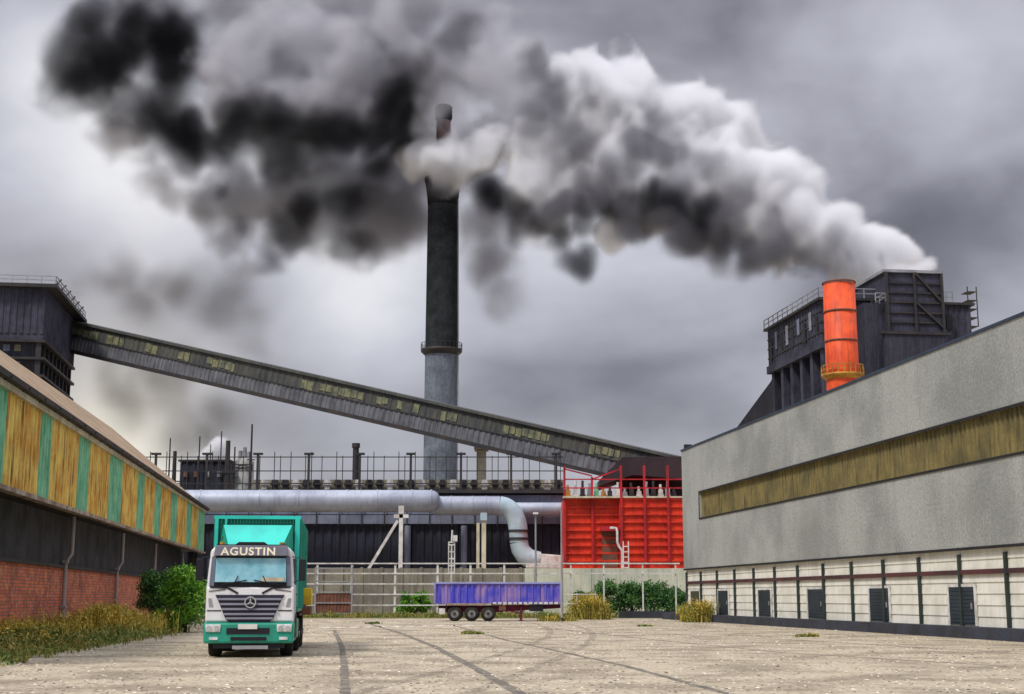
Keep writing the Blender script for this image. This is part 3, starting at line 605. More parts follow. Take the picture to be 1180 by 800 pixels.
for i in range(60):
    z = cz(400) + (cz(232) - cz(400)) * i / 59; x = (19.9 + (18.2 - 19.9) * i / 59) * u; m.bar((x, -1.5, z), (x + .3 * u, -1.0, z), .06)
m.build('ladder', 'steel_grey', ch)
# ================================================================== CONVEYOR GALLERY
A0 = P(60, 365, 214); A1 = P(800, 531.5, 150)       # top edge, left and right ends
gdir = (A1 - A0).normalized(); glen = (A1 - A0).length
gal = thing('conveyor_gallery', A0, 'long enclosed conveyor gallery sloping down from the left tower to the red building', 'conveyor')
side = Vector((gdir.y, -gdir.x, 0)).normalized()     # horizontal, towards the camera
if side.y > 0: side = -side
upv = side.cross(gdir); upv = upv if upv.z > 0 else -upv
gm = Matrix((gdir, -side, upv)).transposed()
gal.rotation_euler = gm.to_euler()
H1, H2 = 4.55, 3.55                                   # height of side at the left and right ends
hh = lambda s: H1 + (H2 - H1) * s / glen
Wg = 4.0
def gbox(mb, s0, s1, ya_, yb_, f0, f1):               # f: fraction of the height below the top edge
    mb.hexa([(s0, ya_, -hh(s0) * f1), (s1, ya_, -hh(s1) * f1), (s1, yb_, -hh(s1) * f1), (s0, yb_, -hh(s0) * f1), (s0, ya_, -hh(s0) * f0), (s1, ya_, -hh(s1) * f0), (s1, yb_, -hh(s1) * f0), (s0, yb_, -hh(s0) * f0)])
m = MB(); m.ribs(0, glen, lambda s: -hh(s) * .53, lambda s: -hh(s) * .04, 0, 1.15, .07, -1); gbox(m, 0, glen, 0.02, Wg, .04, .98); m.build('upper_cladding', 'gal_upper', gal)
m = MB(); m.ribs(0, glen, lambda s: -hh(s) * .97, lambda s: -hh(s) * .53, -.12, .85, .09, -1); m.build('lower_cladding', 'gal_lower', gal)
m = MB(); gbox(m, 0, glen, -.30, .0, .50, .53); m.build('cable_ledge', 'steel_dark', gal)
m = MB(); gbox(m, -.5, glen, -.45, Wg + .4, -.03, .05); m.build('roof', 'gal_upper', gal)
m = MB(); gbox(m, 0, glen, -.35, .15, .95, 1.08); gbox(m, 0, glen, Wg - .1, Wg + .3, .95, 1.08)
for i in range(56): s_ = (i + .5) * glen / 56; m.bar((s_, -.1, -hh(s_) * 1.02), (s_, Wg, -hh(s_) * 1.02), .3)
m.build('floor_girder', 'steel_dark', gal)
q = random.Random(3)
def s_at(px):                                         # distance along the gallery seen at photo column px
    best = min(range(0, 1001), key=lambda i: abs(_px(A0 + gdir * glen * i / 1000) - px)); return best * glen / 1000
def _px(p):
    v = Vector((p.x, p.y, p.z - CAM_H)); fw = v.y * CT + v.z * ST; return 590 + FPX * v.x / fw
for a, c in ((84, 115), (126, 146), (171, 186), (208, 222), (241, 273), (343, 450), (461, 469), (479, 486), (511, 529), (583, 636), (682, 717)):
    s = a
    while s < c - 2:
        sa, sb_ = s_at(s), s_at(min(c, s + 6.2))
        if q.random() < .88:
            m = MB(); top = .18 + q.uniform(-.02, .03); m.box(0, 0, 0, 0, 0, 0) if False else None
            gbox(m, sa, sb_, -.11, -.072, top, top + q.uniform(.20, .30)); m.build('window', 'pane', gal)
        s += 7.2
cc2 = thing('gallery_pier', (P(554.5, 600, 178).x, 178, 0), 'cream concrete pier standing under the conveyor gallery right of the chimney', 'pier')
m = MB(); m.box(-.62, .62, -.6, .6, 0, P(554, 517, 178).z); m.build('pier_shaft', 'pale_trim', cc2)
m = MB(); m.box(-.9, .9, -1.8, 1.8, P(554, 519, 178).z, P(554, 513, 178).z); m.build('pier_head', 'concrete', cc2)
cc3 = thing('gallery_trestle', (P(408.5, 600, 170).x, 170, 0), 'slim dark steel stack standing on the roof deck left of the chimney', 'stack')
m = MB(); m.tube([(0, 0, 0), (0, 0, P(408, 515, 170).z)], .38, 12); m.build('stack_tube', 'steel_dark', cc3)
m = MB(); m.tube([(0, 0, P(408, 516, 170).z), (0, 0, P(408, 511, 170).z)], .5, 12); m.build('stack_cap', 'steel_dark', cc3)
cc3.name = 'exhaust_stack'
# ================================================================== LEFT TOWER
NT = P(53, 345, 190)
tw = thing('transfer_tower', (NT.x, 190, 0), 'dark blue grey clad transfer tower at the left edge where the conveyor gallery starts', 'tower', AX)
tz = lambda y, v=0.0: hit(tw, 54, y, 'y', v).z
zt0 = tz(333)
L_ = 24.0; Wt = 22.0
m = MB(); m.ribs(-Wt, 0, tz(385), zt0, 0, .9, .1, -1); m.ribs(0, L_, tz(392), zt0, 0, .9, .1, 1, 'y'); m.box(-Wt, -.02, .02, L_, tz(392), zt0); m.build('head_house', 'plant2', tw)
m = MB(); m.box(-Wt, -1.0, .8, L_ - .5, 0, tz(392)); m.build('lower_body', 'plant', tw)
m = MB(); m.box(-Wt, 1.6, -1.2, L_ + .8, zt0, zt0 + .5); m.build('roof', 'steel_dark', tw)
m = MB(); m.rail((-Wt, -1.0, zt0 + .5), (1.4, -1.0, zt0 + .5), 1.1, 2, .05); m.rail((1.4, -1, zt0 + .5), (1.4, L_, zt0 + .5), 1.1, 2, .05); m.build('roof_rail', 'steel_grey', tw)
for k, zy in enumerate((392, 412, 432, 450)):
    m = MB(); z = tz(zy); m.box(-Wt, .3, -.3, L_ + .2, z - .35, z); m.build('floor_ledge', 'steel_dark', tw)
for k in range(9):
    y = k * 3; m = MB(); m.box(-1.0, -.3, y, y + .4, 0, tz(392) - .35); m.build('side_column', 'steel_dark', tw)
for k in range(4):
    for j, zy in enumerate((402, 421, 440)):
        m = MB(); z = tz(zy); m.box(-6.5 + k * 1.5 - 2, -5.6 + k * 1.5 - 2, .72, .79, z - .3, z + .6); m.build('window', 'pane' if (k + j) % 3 == 0 else 'bluegrey', tw)
for k in range(6):
    m = MB(); y = 2 + k * 3.8; m.tube([(1.0, y, zt0 + .5), (1.0, y, zt0 + 1.2), (1.5, y + .3, zt0 + 1.9)], .14, 6); m.build('roof_vent', 'steel_dark', tw)
# ================================================================== RED BUILDING
Yr = 139.0
rb = thing('red_cladded_building', (P(717, 690, Yr).x, Yr, 0), 'bright red clad building with horizontal ribs and cluttered open roof deck', 'building')
rx_ = lambda x, yy=0.0: P(x, 610, Yr + yy).x - rb.location.x
rz_ = lambda y, yy=0.0: P(717, y, Yr + yy).z
def hribs(mb, x0, x1, z0, z1, y, pitch, depth):
    n = int(round((z1 - z0) / pitch)); p = (z1 - z0) / n; vs = []
    prof = []
    for i in range(n): q_ = z0 + i * p; prof += [(q_, 0), (q_ + p * .74, 0), (q_ + p * .76, depth), (q_ + p * .97, depth)]
    prof.append((z1, 0))
    for z, dd in prof: vs += [(x0, y - dd, z), (x1, y - dd, z)]
    mb.add(vs, [[2 * i, 2 * i + 2, 2 * i + 3, 2 * i + 1] for i in range(len(prof) - 1)])
zr = rz_(574)
m = MB(); hribs(m, rx_(650.5), rx_(714), 0, zr, .8, .74, .20); m.box(rx_(650.5), rx_(714), .82, 14, 0, zr - .01); m.build('left_bay', 'red', rb)
m = MB(); hribs(m, rx_(714), rx_(800), 0, zr, 0, .74, .20); m.box(rx_(714), rx_(800), .02, 14, 0, zr - .01); m.build('right_bay', 'red', rb)
for x in (651, 683, 716, 743, 770):
    yy = .6 if x < 714 else -.18
    m = MB(); m.box(rx_(x) - .11, rx_(x) + .11, yy - .22, yy - .02, rz_(651), rz_(537 if x != 683 else 549)); m.build('red_post', 'red_steel', rb)
m = MB(); m.box(rx_(649), rx_(800), -.3, .9, zr, zr + .16); m.build('deck_edge', 'pale_trim', rb)
for zy in (552, 562): 
    m = MB(); m.bar((rx_(651), .5, rz_(zy)), (rx_(790), .5, rz_(zy)), .12); m.build('red_rail', 'red_steel', rb)
m = MB(); m.bar((rx_(651), .45, rz_(540)), (rx_(683), .45, rz_(548)), .14); m.bar((rx_(683), .45, rz_(552)), (rx_(716), .45, rz_(540)), .14); m.build('red_brace', 'red_steel', rb)
q = random.Random(9)
for i in range(16):
    x = rx_(656 + i * 8.3); hgt = q.uniform(.9, 1.7); y = q.uniform(1.2, 3.0)
    m = MB(); m.box(x - .22, x + .22, y, y + .6, zr + .16, zr + .16 + hgt * .6); m.tube([(x, y + .3, zr + .16 + hgt * .6), (x + q.uniform(-.1, .1), y + .3, zr + hgt * 1.15)], .13, 8); m.box(x - .3, x + .3, y - .03, y + .3, zr + .2, zr + .45)
    m.build('drive_unit', ('ochre', 'white_paint', 'steel_dark', 'steel_grey', 'green_panel')[i % 5] if i < 6 else ('steel_dark', 'white_paint', 'steel_grey')[i % 3], rb)
m = MB(); m.box(rx_(692), rx_(713), -.5, .75, rz_(612), rz_(607)); hd_ = m.build('canopy', 'red_steel', rb)
m = MB(); m.box(rx_(694), rx_(712), .62, .70, 0, rz_(612)); m.build('recess_shadow_panel', 'rust', rb)  # dark panel stands for the shadow in the recess
# dark shed receiving the gallery
shed = MB(); a = rx_(690, 6); b_ = rx_(716, 6); c_ = rx_(800, 6)
shed.prism_y([(a, rz_(562, 6)), (a, rz_(555, 6)), (b_, rz_(530, 6)), (c_, rz_(529, 6)), (c_, rz_(556, 6)), (b_ + 1, rz_(550, 6))], 3.2, 12)
shed.build('shed_roof', 'maroon_dark', rb)
m = MB(); m.box(rx_(716, 6), rx_(800, 6), 8, 8.4, zr + .16, rz_(551, 6)); m.build('shed_back', 'maroon_dark', rb)
# ================================================================== RIGHT DARK PLANT
NP = P(947, 370, 195)
pl = thing('smelter_block', (NP.x, 195, 0), 'huge soot dark industrial block behind the orange stack, steam leaving its square head', 'building', AX)
ph = lambda px, py, ax, v: hit(pl, px, py, ax, v)
ze = ph(947, 346, 'y', 0).z; zl = ph(949, 394, 'y', 0).z; Lp = ph(889, 500, 'x', 0).y; Wp = ph(1032, 400, 'y', 0).x
print('plant', ze, zl, Lp, Wp)
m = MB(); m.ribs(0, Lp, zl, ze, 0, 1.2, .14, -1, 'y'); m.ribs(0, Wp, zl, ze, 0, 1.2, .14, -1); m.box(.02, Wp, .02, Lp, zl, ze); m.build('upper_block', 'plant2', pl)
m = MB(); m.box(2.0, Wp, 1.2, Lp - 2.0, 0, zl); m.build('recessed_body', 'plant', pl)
m = MB(); m.box(-.6, Wp, -.6, Lp + .6, ze, ze + .35); m.build('roof_slab', 'steel_dark', pl)
m = MB(); m.box(-.35, Wp, -.3, Lp + .3, zl - .9, zl + .3); m.build('transfer_beam', 'plant2', pl)
m = MB(); m.rail((-.5, -.4, ze + .35), (-.5, Lp + .4, ze + .35), 1.4, 2.2, .06); m.rail((-.5, -.4, ze + .35), (Wp, -.4, ze + .35), 1.4, 2.2, .06); m.build('roof_rail', 'steel_grey', pl)
for k in range(6):
    y = .3 + k * (Lp - 2.2) / 5; m = MB(); m.box(0.1, 1.3, y, y + 1.1, 0, zl - .9); m.build('leg_column', 'plant2', pl)
for k in range(3):
    x = 1.5 + k * 3.2; m = MB(); m.box(x, x + .9, .2, 1.2, 0, zl - .9); m.build('leg_column', 'plant2', pl)
for k in range(9):
    y = 1.2 + k * (Lp - 3.4) / 8; m = MB(); z = (ze + zl) / 2 + (.9 if k % 2 else -.2); m.box(-.22, -.16, y, y + 1.0, z - 1.2 - (k % 3) * .3, z + 1.2); m.build('louvre', ('black_trim', 'steel_grey', 'black_trim', 'bluegrey')[k % 4], pl)
for k in range(3):
    z = zl + (ze - zl) * (.25 + .25 * k); m = MB(); m.box(-.2, -.12, -.1, Lp, z - .1, z + .1); m.box(-.2, Wp, -.2, -.12, z - .1, z + .1); m.build('wall_girt', 'steel_dark', pl)
m = MB(); m.tube([(3.2, -.7, 0), (3.2, -.7, ze - 1), (3.2, .3, ze - .3)], .45, 10); m.build('riser_pipe', 'steel_dark', pl)
m = MB(); m.tube([(6.0, -.6, 0), (6.0, -.6, ze - 3)], .3, 10); m.build('riser_pipe', 'plant2', pl)
m = MB(); m.bar((4.5, -.5, zl), (7.5, -.5, ze), .3); m.bar((7.5, -.5, zl), (4.5, -.5, ze), .3); m.build('cross_brace', 'steel_dark', pl)
# head with cross-braced front
hx0, hx1 = ph(1024, 400, 'y', -4).x, ph(1088, 400, 'y', -4).x
ztop = ph(1055, 315, 'y', -4).z; zm = ph(1055, 349, 'y', -4).z; zledge = ph(1055, 384, 'y', -4).z
m = MB(); m.box(hx0, hx1, -4, 12, 0, ztop); m.build('head_tower', 'plant2', pl)
m = MB(); m.box(hx0 - .35, hx1 + .35, -4.35, 12.3, ztop, ztop + .4); m.build('head_cap', 'steel_grey', pl)
m = MB()
for zy in (327, 338, 349, 361, 372): z = ph(1055, zy, 'y', -4).z; m.box(hx0 - .1, hx1 + .1, -4.22, -4.02, z - .12, z + .12)
m.build('head_girt', 'steel_dark', pl)
m = MB(); m.bar((hx0 + (hx1 - hx0) * .52, -4.3, ztop), (hx1, -4.3, zm), .3); m.bar((hx0 + (hx1 - hx0) * .52, -4.3, zm), (hx1, -4.3, ph(1055, 378, 'y', -4).z), .3)
m.bar((hx0 + (hx1 - hx0) * .5, -4.3, ztop), (hx0 + (hx1 - hx0) * .5, -4.3, zledge), .3); m.bar((hx0, -4.3, ztop), (hx0, -4.3, zledge), .35); m.bar((hx1, -4.3, ztop), (hx1, -4.3, zledge), .35)
m.build('head_bracing', 'steel_dark', pl)
m = MB(); m.box(ph(1016, 400, 'y', -5).x, hx1 + .6, -5.2, -4.45, zledge - .4, zledge); m.build('head_ledge', 'steel_dark', pl)
m = MB(); m.box(ph(1020, 400, 'y', -5).x, ph(1090, 400, 'y', -5).x, -5, -4.3, 0, zledge - .4); m.build('head_base', 'plant', pl)
m = MB(); m.rail((hx0 - .2, -4.2, zm), (hx0 - .2, 6, zm), 1.2, 2, .06); m.rail((ph(1008, 340, 'y', -4).x, -4.2, zm), (hx0, -4.2, zm), 1.2, 1.5, .06); m.build('landing_rail', 'steel_grey', pl)
wx0, wx1 = hx1 + .02, ph(1119, 370, 'y', 1).x; zw = ph(1100, 352, 'y', 1).z
m = MB(); m.ribs(wx0, wx1, 0, zw, 1, .9, .1, -1); m.box(wx0, wx1 - .02, 1.02, 14, 0, zw); m.build('side_wing', 'plant2', pl)
m = MB(); m.box(wx0, wx1 + .5, .5, 14.3, zw, zw + .35); m.build('wing_roof', 'steel_dark', pl)
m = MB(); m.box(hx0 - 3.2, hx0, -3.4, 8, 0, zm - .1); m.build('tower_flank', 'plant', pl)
m = MB(); m.rail((wx0, .8, zw + .35), (wx0 + 4, .8, zw + .35), 1.6, 1, .06); m.build('wing_rail', 'steel_grey', pl)
m = MB(); z = ph(1100, 380, 'y', 1).z; m.box((wx0 + wx1) / 2 - .5, (wx0 + wx1) / 2 + .4, .8, .88, z, z + 2.2); m.build('wing_opening', 'black_trim', pl)
m = MB(); x = wx1 + .8; z = ph(1125, 378, 'y', 3).z
for i in range(5): m.box(x - .6, x + .8, 2, 4, z + i * 1.3, z + i * 1.3 + .1)
m.bar((x + .8, 2, z), (x + .8, 2, z + 6), .12); m.bar((x - .6, 2, z), (x - .6, 2, z + 6), .12); m.build('outside_stair', 'steel_dark', pl)
# sloping duct from the plant down behind the hall roof
a = ph(888, 440, 'x', 2); c = ph(838, 501, 'x', 2)
m = MB(); m.prism_x([(a.y - 6, a.z - 9), (a.y - 6, a.z + 3), (a.y, a.z), (c.y, c.z - 1), (c.y, c.z - 5)], 2.0, 7); m.build('sloping_duct', 'plant', pl)
# orange stack
Yo = 176.0
st = thing('orange_stack', (P(970.5, 420, Yo).x, Yo, 0), 'bright orange cylindrical stack with ochre ring platform above the hall roof', 'chimney')
oz = lambda y: P(970, y, Yo).z; u = Yo / FPX
r_ = 19.0 * u
lathe([(r_ * 1.03, 0), (r_ * 1.0, oz(432)), (r_ * .97, oz(328)), (r_ * .90, oz(328)), (r_ * .9, oz(335))]).build('stack_shell', 'orange', st)
for y in (326.5, 360, 394): lathe([(r_ * .98, oz(y + 1.2)), (r_ * 1.035, oz(y + .9)), (r_ * 1.035, oz(y - .9)), (r_ * .98, oz(y - 1.2))]).build('hoop', 'rust', st)
lathe([(r_ * 1.0, oz(438)), (r_ * 1.28, oz(434)), (r_ * 1.30, oz(432)), (r_, oz(431.5))]).build('ring_platform', 'ochre', st)
m = MB()
for k in range(22):
    a = 2 * math.pi * k / 22; b2 = 2 * math.pi * (k + 1) / 22; q_ = r_ * 1.27; pa = Vector((q_ * math.cos(a), q_ * math.sin(a), oz(432))); pb = Vector((q_ * math.cos(b2), q_ * math.sin(b2), oz(432)))
    m.bar(pa, pa + Vector((0, 0, 1.1)), .09); m.bar(pa + Vector((0, 0, 1.1)), pb + Vector((0, 0, 1.1)), .09); m.bar(pa + Vector((0, 0, .55)), pb + Vector((0, 0, .55)), .06)
m.build('platform_rail', 'ochre', st)
# ================================================================== FAR LEFT WORKS (behind the warehouse roof)
Yk = 240.0
def far(x, y): return P(x, y, Yk)
fb = thing('far_dark_block', (far(233, 690).x, Yk, 0), 'distant flat dark block between the warehouse roof and the grey tank', 'building')
lx = lambda x: far(x, 600).x - fb.location.x
m = MB(); m.ribs(lx(205), lx(262), 0, far(233, 532).z, 0, 1.5, .15, -1); m.box(lx(205), lx(262), .02, 12, 0, far(233, 532).z); m.build('wall', 'navy', fb)
m = MB(); m.box(lx(203), lx(264), -.4, 12.4, far(233, 532).z, far(233, 530).z); m.build('roof', 'steel_dark', fb)
for x in (212, 224, 238, 251):
    m = MB(); m.box(lx(x) - .35, lx(x) + .35, -.4, -.2, far(0, 550).z, far(0, 543).z); m.build('window', 'rust' if x < 230 else 'steel_grey', fb)
tk = thing('storage_tank', (far(279, 690).x, Yk - 2, 0), 'distant grey storage tank with pipes on top, right of the dark block', 'tank')
u = Yk / FPX
lathe([(11 * u, 0), (11 * u, far(279, 534).z), (7 * u, far(279, 530).z), (.1, far(279, 529).z)]).build('tank_shell', 'tank', tk)
for dx_, y in ((-5, 521), (0, 517), (5, 522)):
    m = MB(); m.tube([(dx_ * u, 0, far(0, 532).z), (dx_ * u, 0, far(0, y).z)], .35, 8); m.build('tank_vent', 'steel_grey', tk)
m = MB(); m.rail((-11 * u, -11 * u, far(0, 545).z), (11 * u, -11 * u, far(0, 545).z), 1.1, 2, .08); m.build('tank_rail', 'steel_dark', tk)
masts = [(289, 489, .22, 'tallest thin mast rising beside the grey storage tank'), (262, 508, .55, 'thick dark stack between the dark block and the tank'), (254, 497, .14, 'thin mast just left of the thick dark stack'),
         (229, 503, .16, 'slender aerial mast above the middle of the far dark block'), (195, 505, .16, 'leftmost thin mast above the warehouse roof'), (201, 520, .45, 'short dark pipe stack near the leftmost mast'), (242, 512, .12, 'short thin mast in front of the small white steam puff'), (270, 515, .18, 'short mast between the thick dark stack and tallest mast')]
for x, y, r, lab in masts:
    t = thing('mast', (far(x, 690).x, Yk - 4, 0), lab, 'mast')
    z = P(x, y, Yk - 4).z
    m = MB(); m.tube([(0, 0, 0), (0, 0, z)], [r * 1.3, r * .7], 8); m.build('mast_tube', 'steel_dark', t)
    for wd_, f_ in ((3, .8), (4, .66)):
        m = MB(); m.box(-r * wd_, r * wd_, -r, r, z * f_, z * f_ + .15); m.build('crossarm', 'steel_dark', t)
# ================================================================== TRUCK
TO = G(287, 758); TR = R(7.0)
tr = thing('tipper_truck', (TO.x - .03, TO.y, 0), 'green and white tipper truck facing the camera with turquoise deflector above its cab', 'truck', TR)
def rounded(pts, y0, y1): return MB().prism_y(pts, y0, y1)
# cab shell (front face y = 0, depth to 2.1)
m = MB()
cab = [(-1.25, .95), (1.25, .95), (1.25, 1.95), (1.16, 3.02), (1.0, 3.16), (-1.0, 3.16), (-1.16, 3.02), (-1.25, 1.95)]
m.prism_y(cab, .10, 2.1); m.build('cab_body', 'truck_white', tr, bevel=.06)
m = MB(); m.prism_y([(-1.24, 1.0), (1.24, 1.0), (1.24, 1.98), (-1.24, 1.98)], .0, .13); m.build('front_panel', 'truck_white', tr, bevel=.05)
m = MB(); m.prism_y([(-1.12, 1.98), (1.12, 1.98), (1.07, 2.86), (-1.07, 2.86)], .03, .12); fr = m.build('windscreen_surround', 'black_plastic', tr)
m = MB(); m.hexa([(-1.01, -.03, 2.12), (1.01, -.03, 2.12), (1.01, .035, 2.12), (-1.01, .035, 2.12), (-.99, .005, 2.80), (.99, .005, 2.80), (.99, .04, 2.80), (-.99, .04, 2.80)]); m.build('windscreen', 'windscreen', tr)
for sx in (-1, 1):
    m = MB(); m.bar((sx * .82, -.05, 2.05), (sx * .10, -.06, 2.17), .03); m.bar((sx * .45, -.05, 2.09), (sx * .35, -.055, 2.3), .025); m.build('wiper', 'black_plastic', tr)
    m = MB(); m.prism_y([(sx * 1.03, 2.0), (sx * 1.16, 2.0), (sx * 1.11, 2.84), (sx * 1.00, 2.84)][::sx], .01, .10); m.build('corner_pillar', 'bluegrey', tr)
m = MB(); m.box(.30, .96, -.045, -.031, 2.14, 2.25); m.build('dashboard_card', 'pale_trim', tr)
# sun visor with the name
m = MB(); m.hexa([(-1.05, -.12, 2.86), (1.05, -.12, 2.86), (1.05, .12, 2.90), (-1.05, .12, 2.90), (-1.02, -.06, 3.16), (1.02, -.06, 3.16), (1.02, .12, 3.16), (-1.02, .12, 3.16)]); vz = m.build('sun_visor', 'visor', tr, bevel=.02)
cu = bpy.data.curves.new('lettering', 'FONT'); cu.body = 'AGUSTIN'; cu.size = .34; cu.extrude = .008; cu.offset = .008; cu.align_x = 'CENTER'; cu.space_character = 1.12
to = bpy.data.objects.new('lettering_curve', cu); COL.objects.link(to)
dgr = bpy.context.evaluated_depsgraph_get(); me = bpy.data.meshes.new_from_object(to.evaluated_get(dgr)); bpy.data.objects.remove(to)
me.materials.clear(); me.materials.append(M['lettering']); lt = bpy.data.objects.new('lettering', me); COL.objects.link(lt); lt.parent = vz
lt.location = (-.08, -.118, 2.885); lt.rotation_euler = (R(90 - 11.3), 0, 0)
lt.scale = (1.0, .92, 1)
m = MB(); m.prism_y([(-.50, 3.16), (.50, 3.16), (.36, 3.26), (-.36, 3.26)], -.02, .3); m.box(-1.0, 1.0, .02, .3, 3.16, 3.19); m.build('roof_marker_bar', 'black_plastic', tr)
# grille
m = MB(); m.prism_y([(-.98, 1.76), (.98, 1.76), (.90, 1.62), (.66, 1.06), (.52, .98), (-.52, .98), (-.66, 1.06), (-.90, 1.62)], -.045, .02); g = m.build('grille', 'grille', tr, bevel=.02)
for i, z in enumerate((1.64, 1.50, 1.36, 1.22, 1.10)):
    w_ = .90 - (1.64 - z) * .44; m = MB(); m.hexa([(-w_, -.085, z - .03), (w_, -.085, z - .03), (w_, -.045, z - .03), (-w_, -.045, z - .03), (-w_, -.06, z + .03), (w_, -.06, z + .03), (w_, -.045, z + .03), (-w_, -.045, z + .03)])
    m.build('grille_slat', 'visor', g)
def ring(r0, r1, y0, y1, cx, cz_, n=28):
    m = MB(); vs = []
    for r, y in ((r0, y0), (r1, y0), (r1, y1), (r0, y1)):
        for k in range(n): a = 2 * math.pi * k / n; vs.append((cx + r * math.cos(a), y, cz_ + r * math.sin(a)))
    m.add(vs, [[i * n + k, i * n + (k + 1) % n, ((i + 1) % 4) * n + (k + 1) % n, ((i + 1) % 4) * n + k] for i in range(4) for k in range(n)]); return m
em = ring(.135, .165, -.12, -.085, .02, 1.55)
for k in range(3):
    a = R(90 + 120 * k); c = Vector((.02, 0, 1.55)); tip = c + Vector((math.cos(a), 0, math.sin(a))) * .14; nn = Vector((-math.sin(a), 0, math.cos(a))) * .026
    em.hexa([(p.x, yy, p.z) for yy in (-.115, -.088) for p in (c - nn, c + nn, tip + nn * .12, tip - nn * .12)])
em.build('emblem', 'chrome', g)
for sx in (-1, 1):     # dark swoops below the windscreen, beside the badge panel
    m = MB(); m.bar((sx * 1.14, -.012, 1.985), (sx * .62, -.012, 1.95), .012, .05); m.bar((sx * .62, -.012, 1.95), (sx * .34, -.012, 1.80), .012, .055); m.bar((sx * .70, -.012, 1.91), (sx * 1.16, -.012, 1.86), .01, .02); m.build('panel_groove', 'black_plastic', tr)
    m = MB(); m.box(sx * 1.20, sx * .80, -.012, .005, 1.30, 1.33); m.build('panel_line', 'black_plastic', tr)
    m = MB(); m.prism_y([(sx * 1.14, 1.42), (sx * 1.17, 1.66), (sx * 1.08, 1.66), (sx * 1.02, 1.42)][::sx], -.012, .006); m.build('air_vane', 'steel_grey', tr)
# bumper
m = MB(); m.prism_y([(-1.26, .40), (1.26, .40), (1.28, .98), (-1.28, .98)], -.10, .5); bu = m.build('bumper', 'teal', tr, bevel=.06)
m = MB(); m.box(-.62, .58, -.12, -.095, .66, .83); m.box(-.50, .50, -.12, -.095, .48, .58); m.build('intake_slot', 'black_plastic', bu)
m = MB(); m.box(-.30, .24, -.15, -.122, .80, .94); m.build('licence_plate', 'plate', bu)
for sx in (-1, 1):
    m = MB(); m.prism_y([(sx * .80, .72), (sx * 1.20, .72), (sx * 1.22, .93), (sx * .78, .93)][::sx], -.14, -.08); hl = m.build('headlight', 'lamp_glass', tr, bevel=.02)
    for k in range(2): 
        m = MB(); m.tube([(sx * (.90 + .20 * k), -.155, .825), (sx * (.90 + .20 * k), -.135, .825)], .075, 14); m.build('reflector', 'chrome', hl)
    m = MB(); m.box(sx * .86, sx * 1.10, -.125, -.08, .50, .58); m.build('fog_lamp', 'lamp_glass', tr)
    # mirrors
    m = MB(); m.bar((sx * 1.15, .15, 2.85), (sx * 1.42, .08, 2.80), .03); m.bar((sx * 1.2, .15, 2.1), (sx * 1.42, .08, 2.2), .03); m.box(sx * 1.36, sx * 1.56, .06, .16, 2.16, 2.78); m.build('mirror', 'black_plastic', tr, bevel=.02)
    m = MB(); m.box(sx * 1.17, sx * 1.262, .35, 1.2, 2.05, 2.8); m.build('side_window', 'dark_glass', tr)
    m = MB(); m.box(sx * 1.0, sx * 1.262, .12, 1.9, .45, 1.0); m.build('cab_step', 'teal', tr)
for sx in (-1, 1):                      # wheel arches, mud flaps, roof beacons, door seams
    m = MB()
    for k in range(9):
        a0, a1 = math.pi * k / 9, math.pi * (k + 1) / 9; m.bar((sx * 1.26, 1.35 + .66 * math.cos(a0), .52 + .66 * math.sin(a0)), (sx * 1.26, 1.35 + .66 * math.cos(a1), .52 + .66 * math.sin(a1)), .05, .09)
    m.build('wheel_arch', 'black_plastic', tr)
    m = MB(); m.box(sx * .75, sx * 1.25, 10.55, 10.58, .2, 1.1); m.build('mud_flap', 'rubber', tr)
    m = MB(); m.tube([(sx * .85, .2, 3.16), (sx * .85, .2, 3.26)], .07, 12); m.build('roof_beacon', 'ochre', tr)
    m = MB(); m.box(sx * 1.255, sx * 1.262, .30, .32, 1.0, 2.0); m.box(sx * 1.255, sx * 1.262, 1.42, 1.44, 1.0, 2.8); m.build('door_seam', 'black_plastic', tr)
    m = MB(); m.box(sx * 1.26, sx * 1.29, 1.2, 1.36, 1.75, 1.80); m.build('door_handle', 'black_plastic', tr)
m = MB(); m.tube([(-.95, 2.25, .9), (-.95, 2.25, 3.5)], .09, 12); m.build('exhaust', 'steel_dark', tr)
m = MB(); m.box(-.45, .55, -.06, .3, .24, .34); m.build('lower_bumper_bar', 'steel_grey', tr)
m = MB(); m.box(-1.0, 1.0, .0, .4, .26, .40); m.box(-.45, .45, .3, 11.5, .5, 1.0); m.build('chassis', 'black_plastic', tr)
def wheel(parent, x, y, r, w, dual=False, name='wheel'):
    s_ = 1 if x > 0 else -1
    m = MB(); n = 28; prof = [(r * .55, -w / 2), (r * .93, -w / 2), (r, -w * .36), (r, w * .36), (r * .93, w / 2), (r * .55, w / 2)]; vs = []
    for rr2, xx in prof:
        for k in range(n): a = 2 * math.pi * k / n; vs.append((x + xx, y + rr2 * math.cos(a), r + rr2 * math.sin(a)))
    m.add(vs, [[i * n + k, i * n + (k + 1) % n, (i + 1) * n + (k + 1) % n, (i + 1) * n + k] for i in range(5) for k in range(n)], True)
    wh = m.build(name, 'rubber', parent)
    m = MB(); m.tube([(x - w * .3, y, r), (x + w * .35 * s_, y, r)], r * .57, 20); m.tube([(x + w * .35 * s_, y, r), (x + w * .55 * s_, y, r)], r * .2, 12); m.build('rim', 'rim', wh)
for y in (1.35, 5.2, 8.3, 9.65):
    for sx in (-1, 1): wheel(tr, sx * 1.03 if y < 3 else sx * 1.0, y, .52, .36 if y < 3 else .55)
for sx in (-1, 1):
    m = MB(); m.box(sx * .78, sx * 1.27, 2.15, 4.4, .45, 1.05); m.build('fuel_tank', 'teal', tr, bevel=.05)
    m = MB(); m.box(sx * .7, sx * 1.3, 4.6, 10.4, 1.10, 1.18); m.build('mudguard', 'black_plastic', tr)
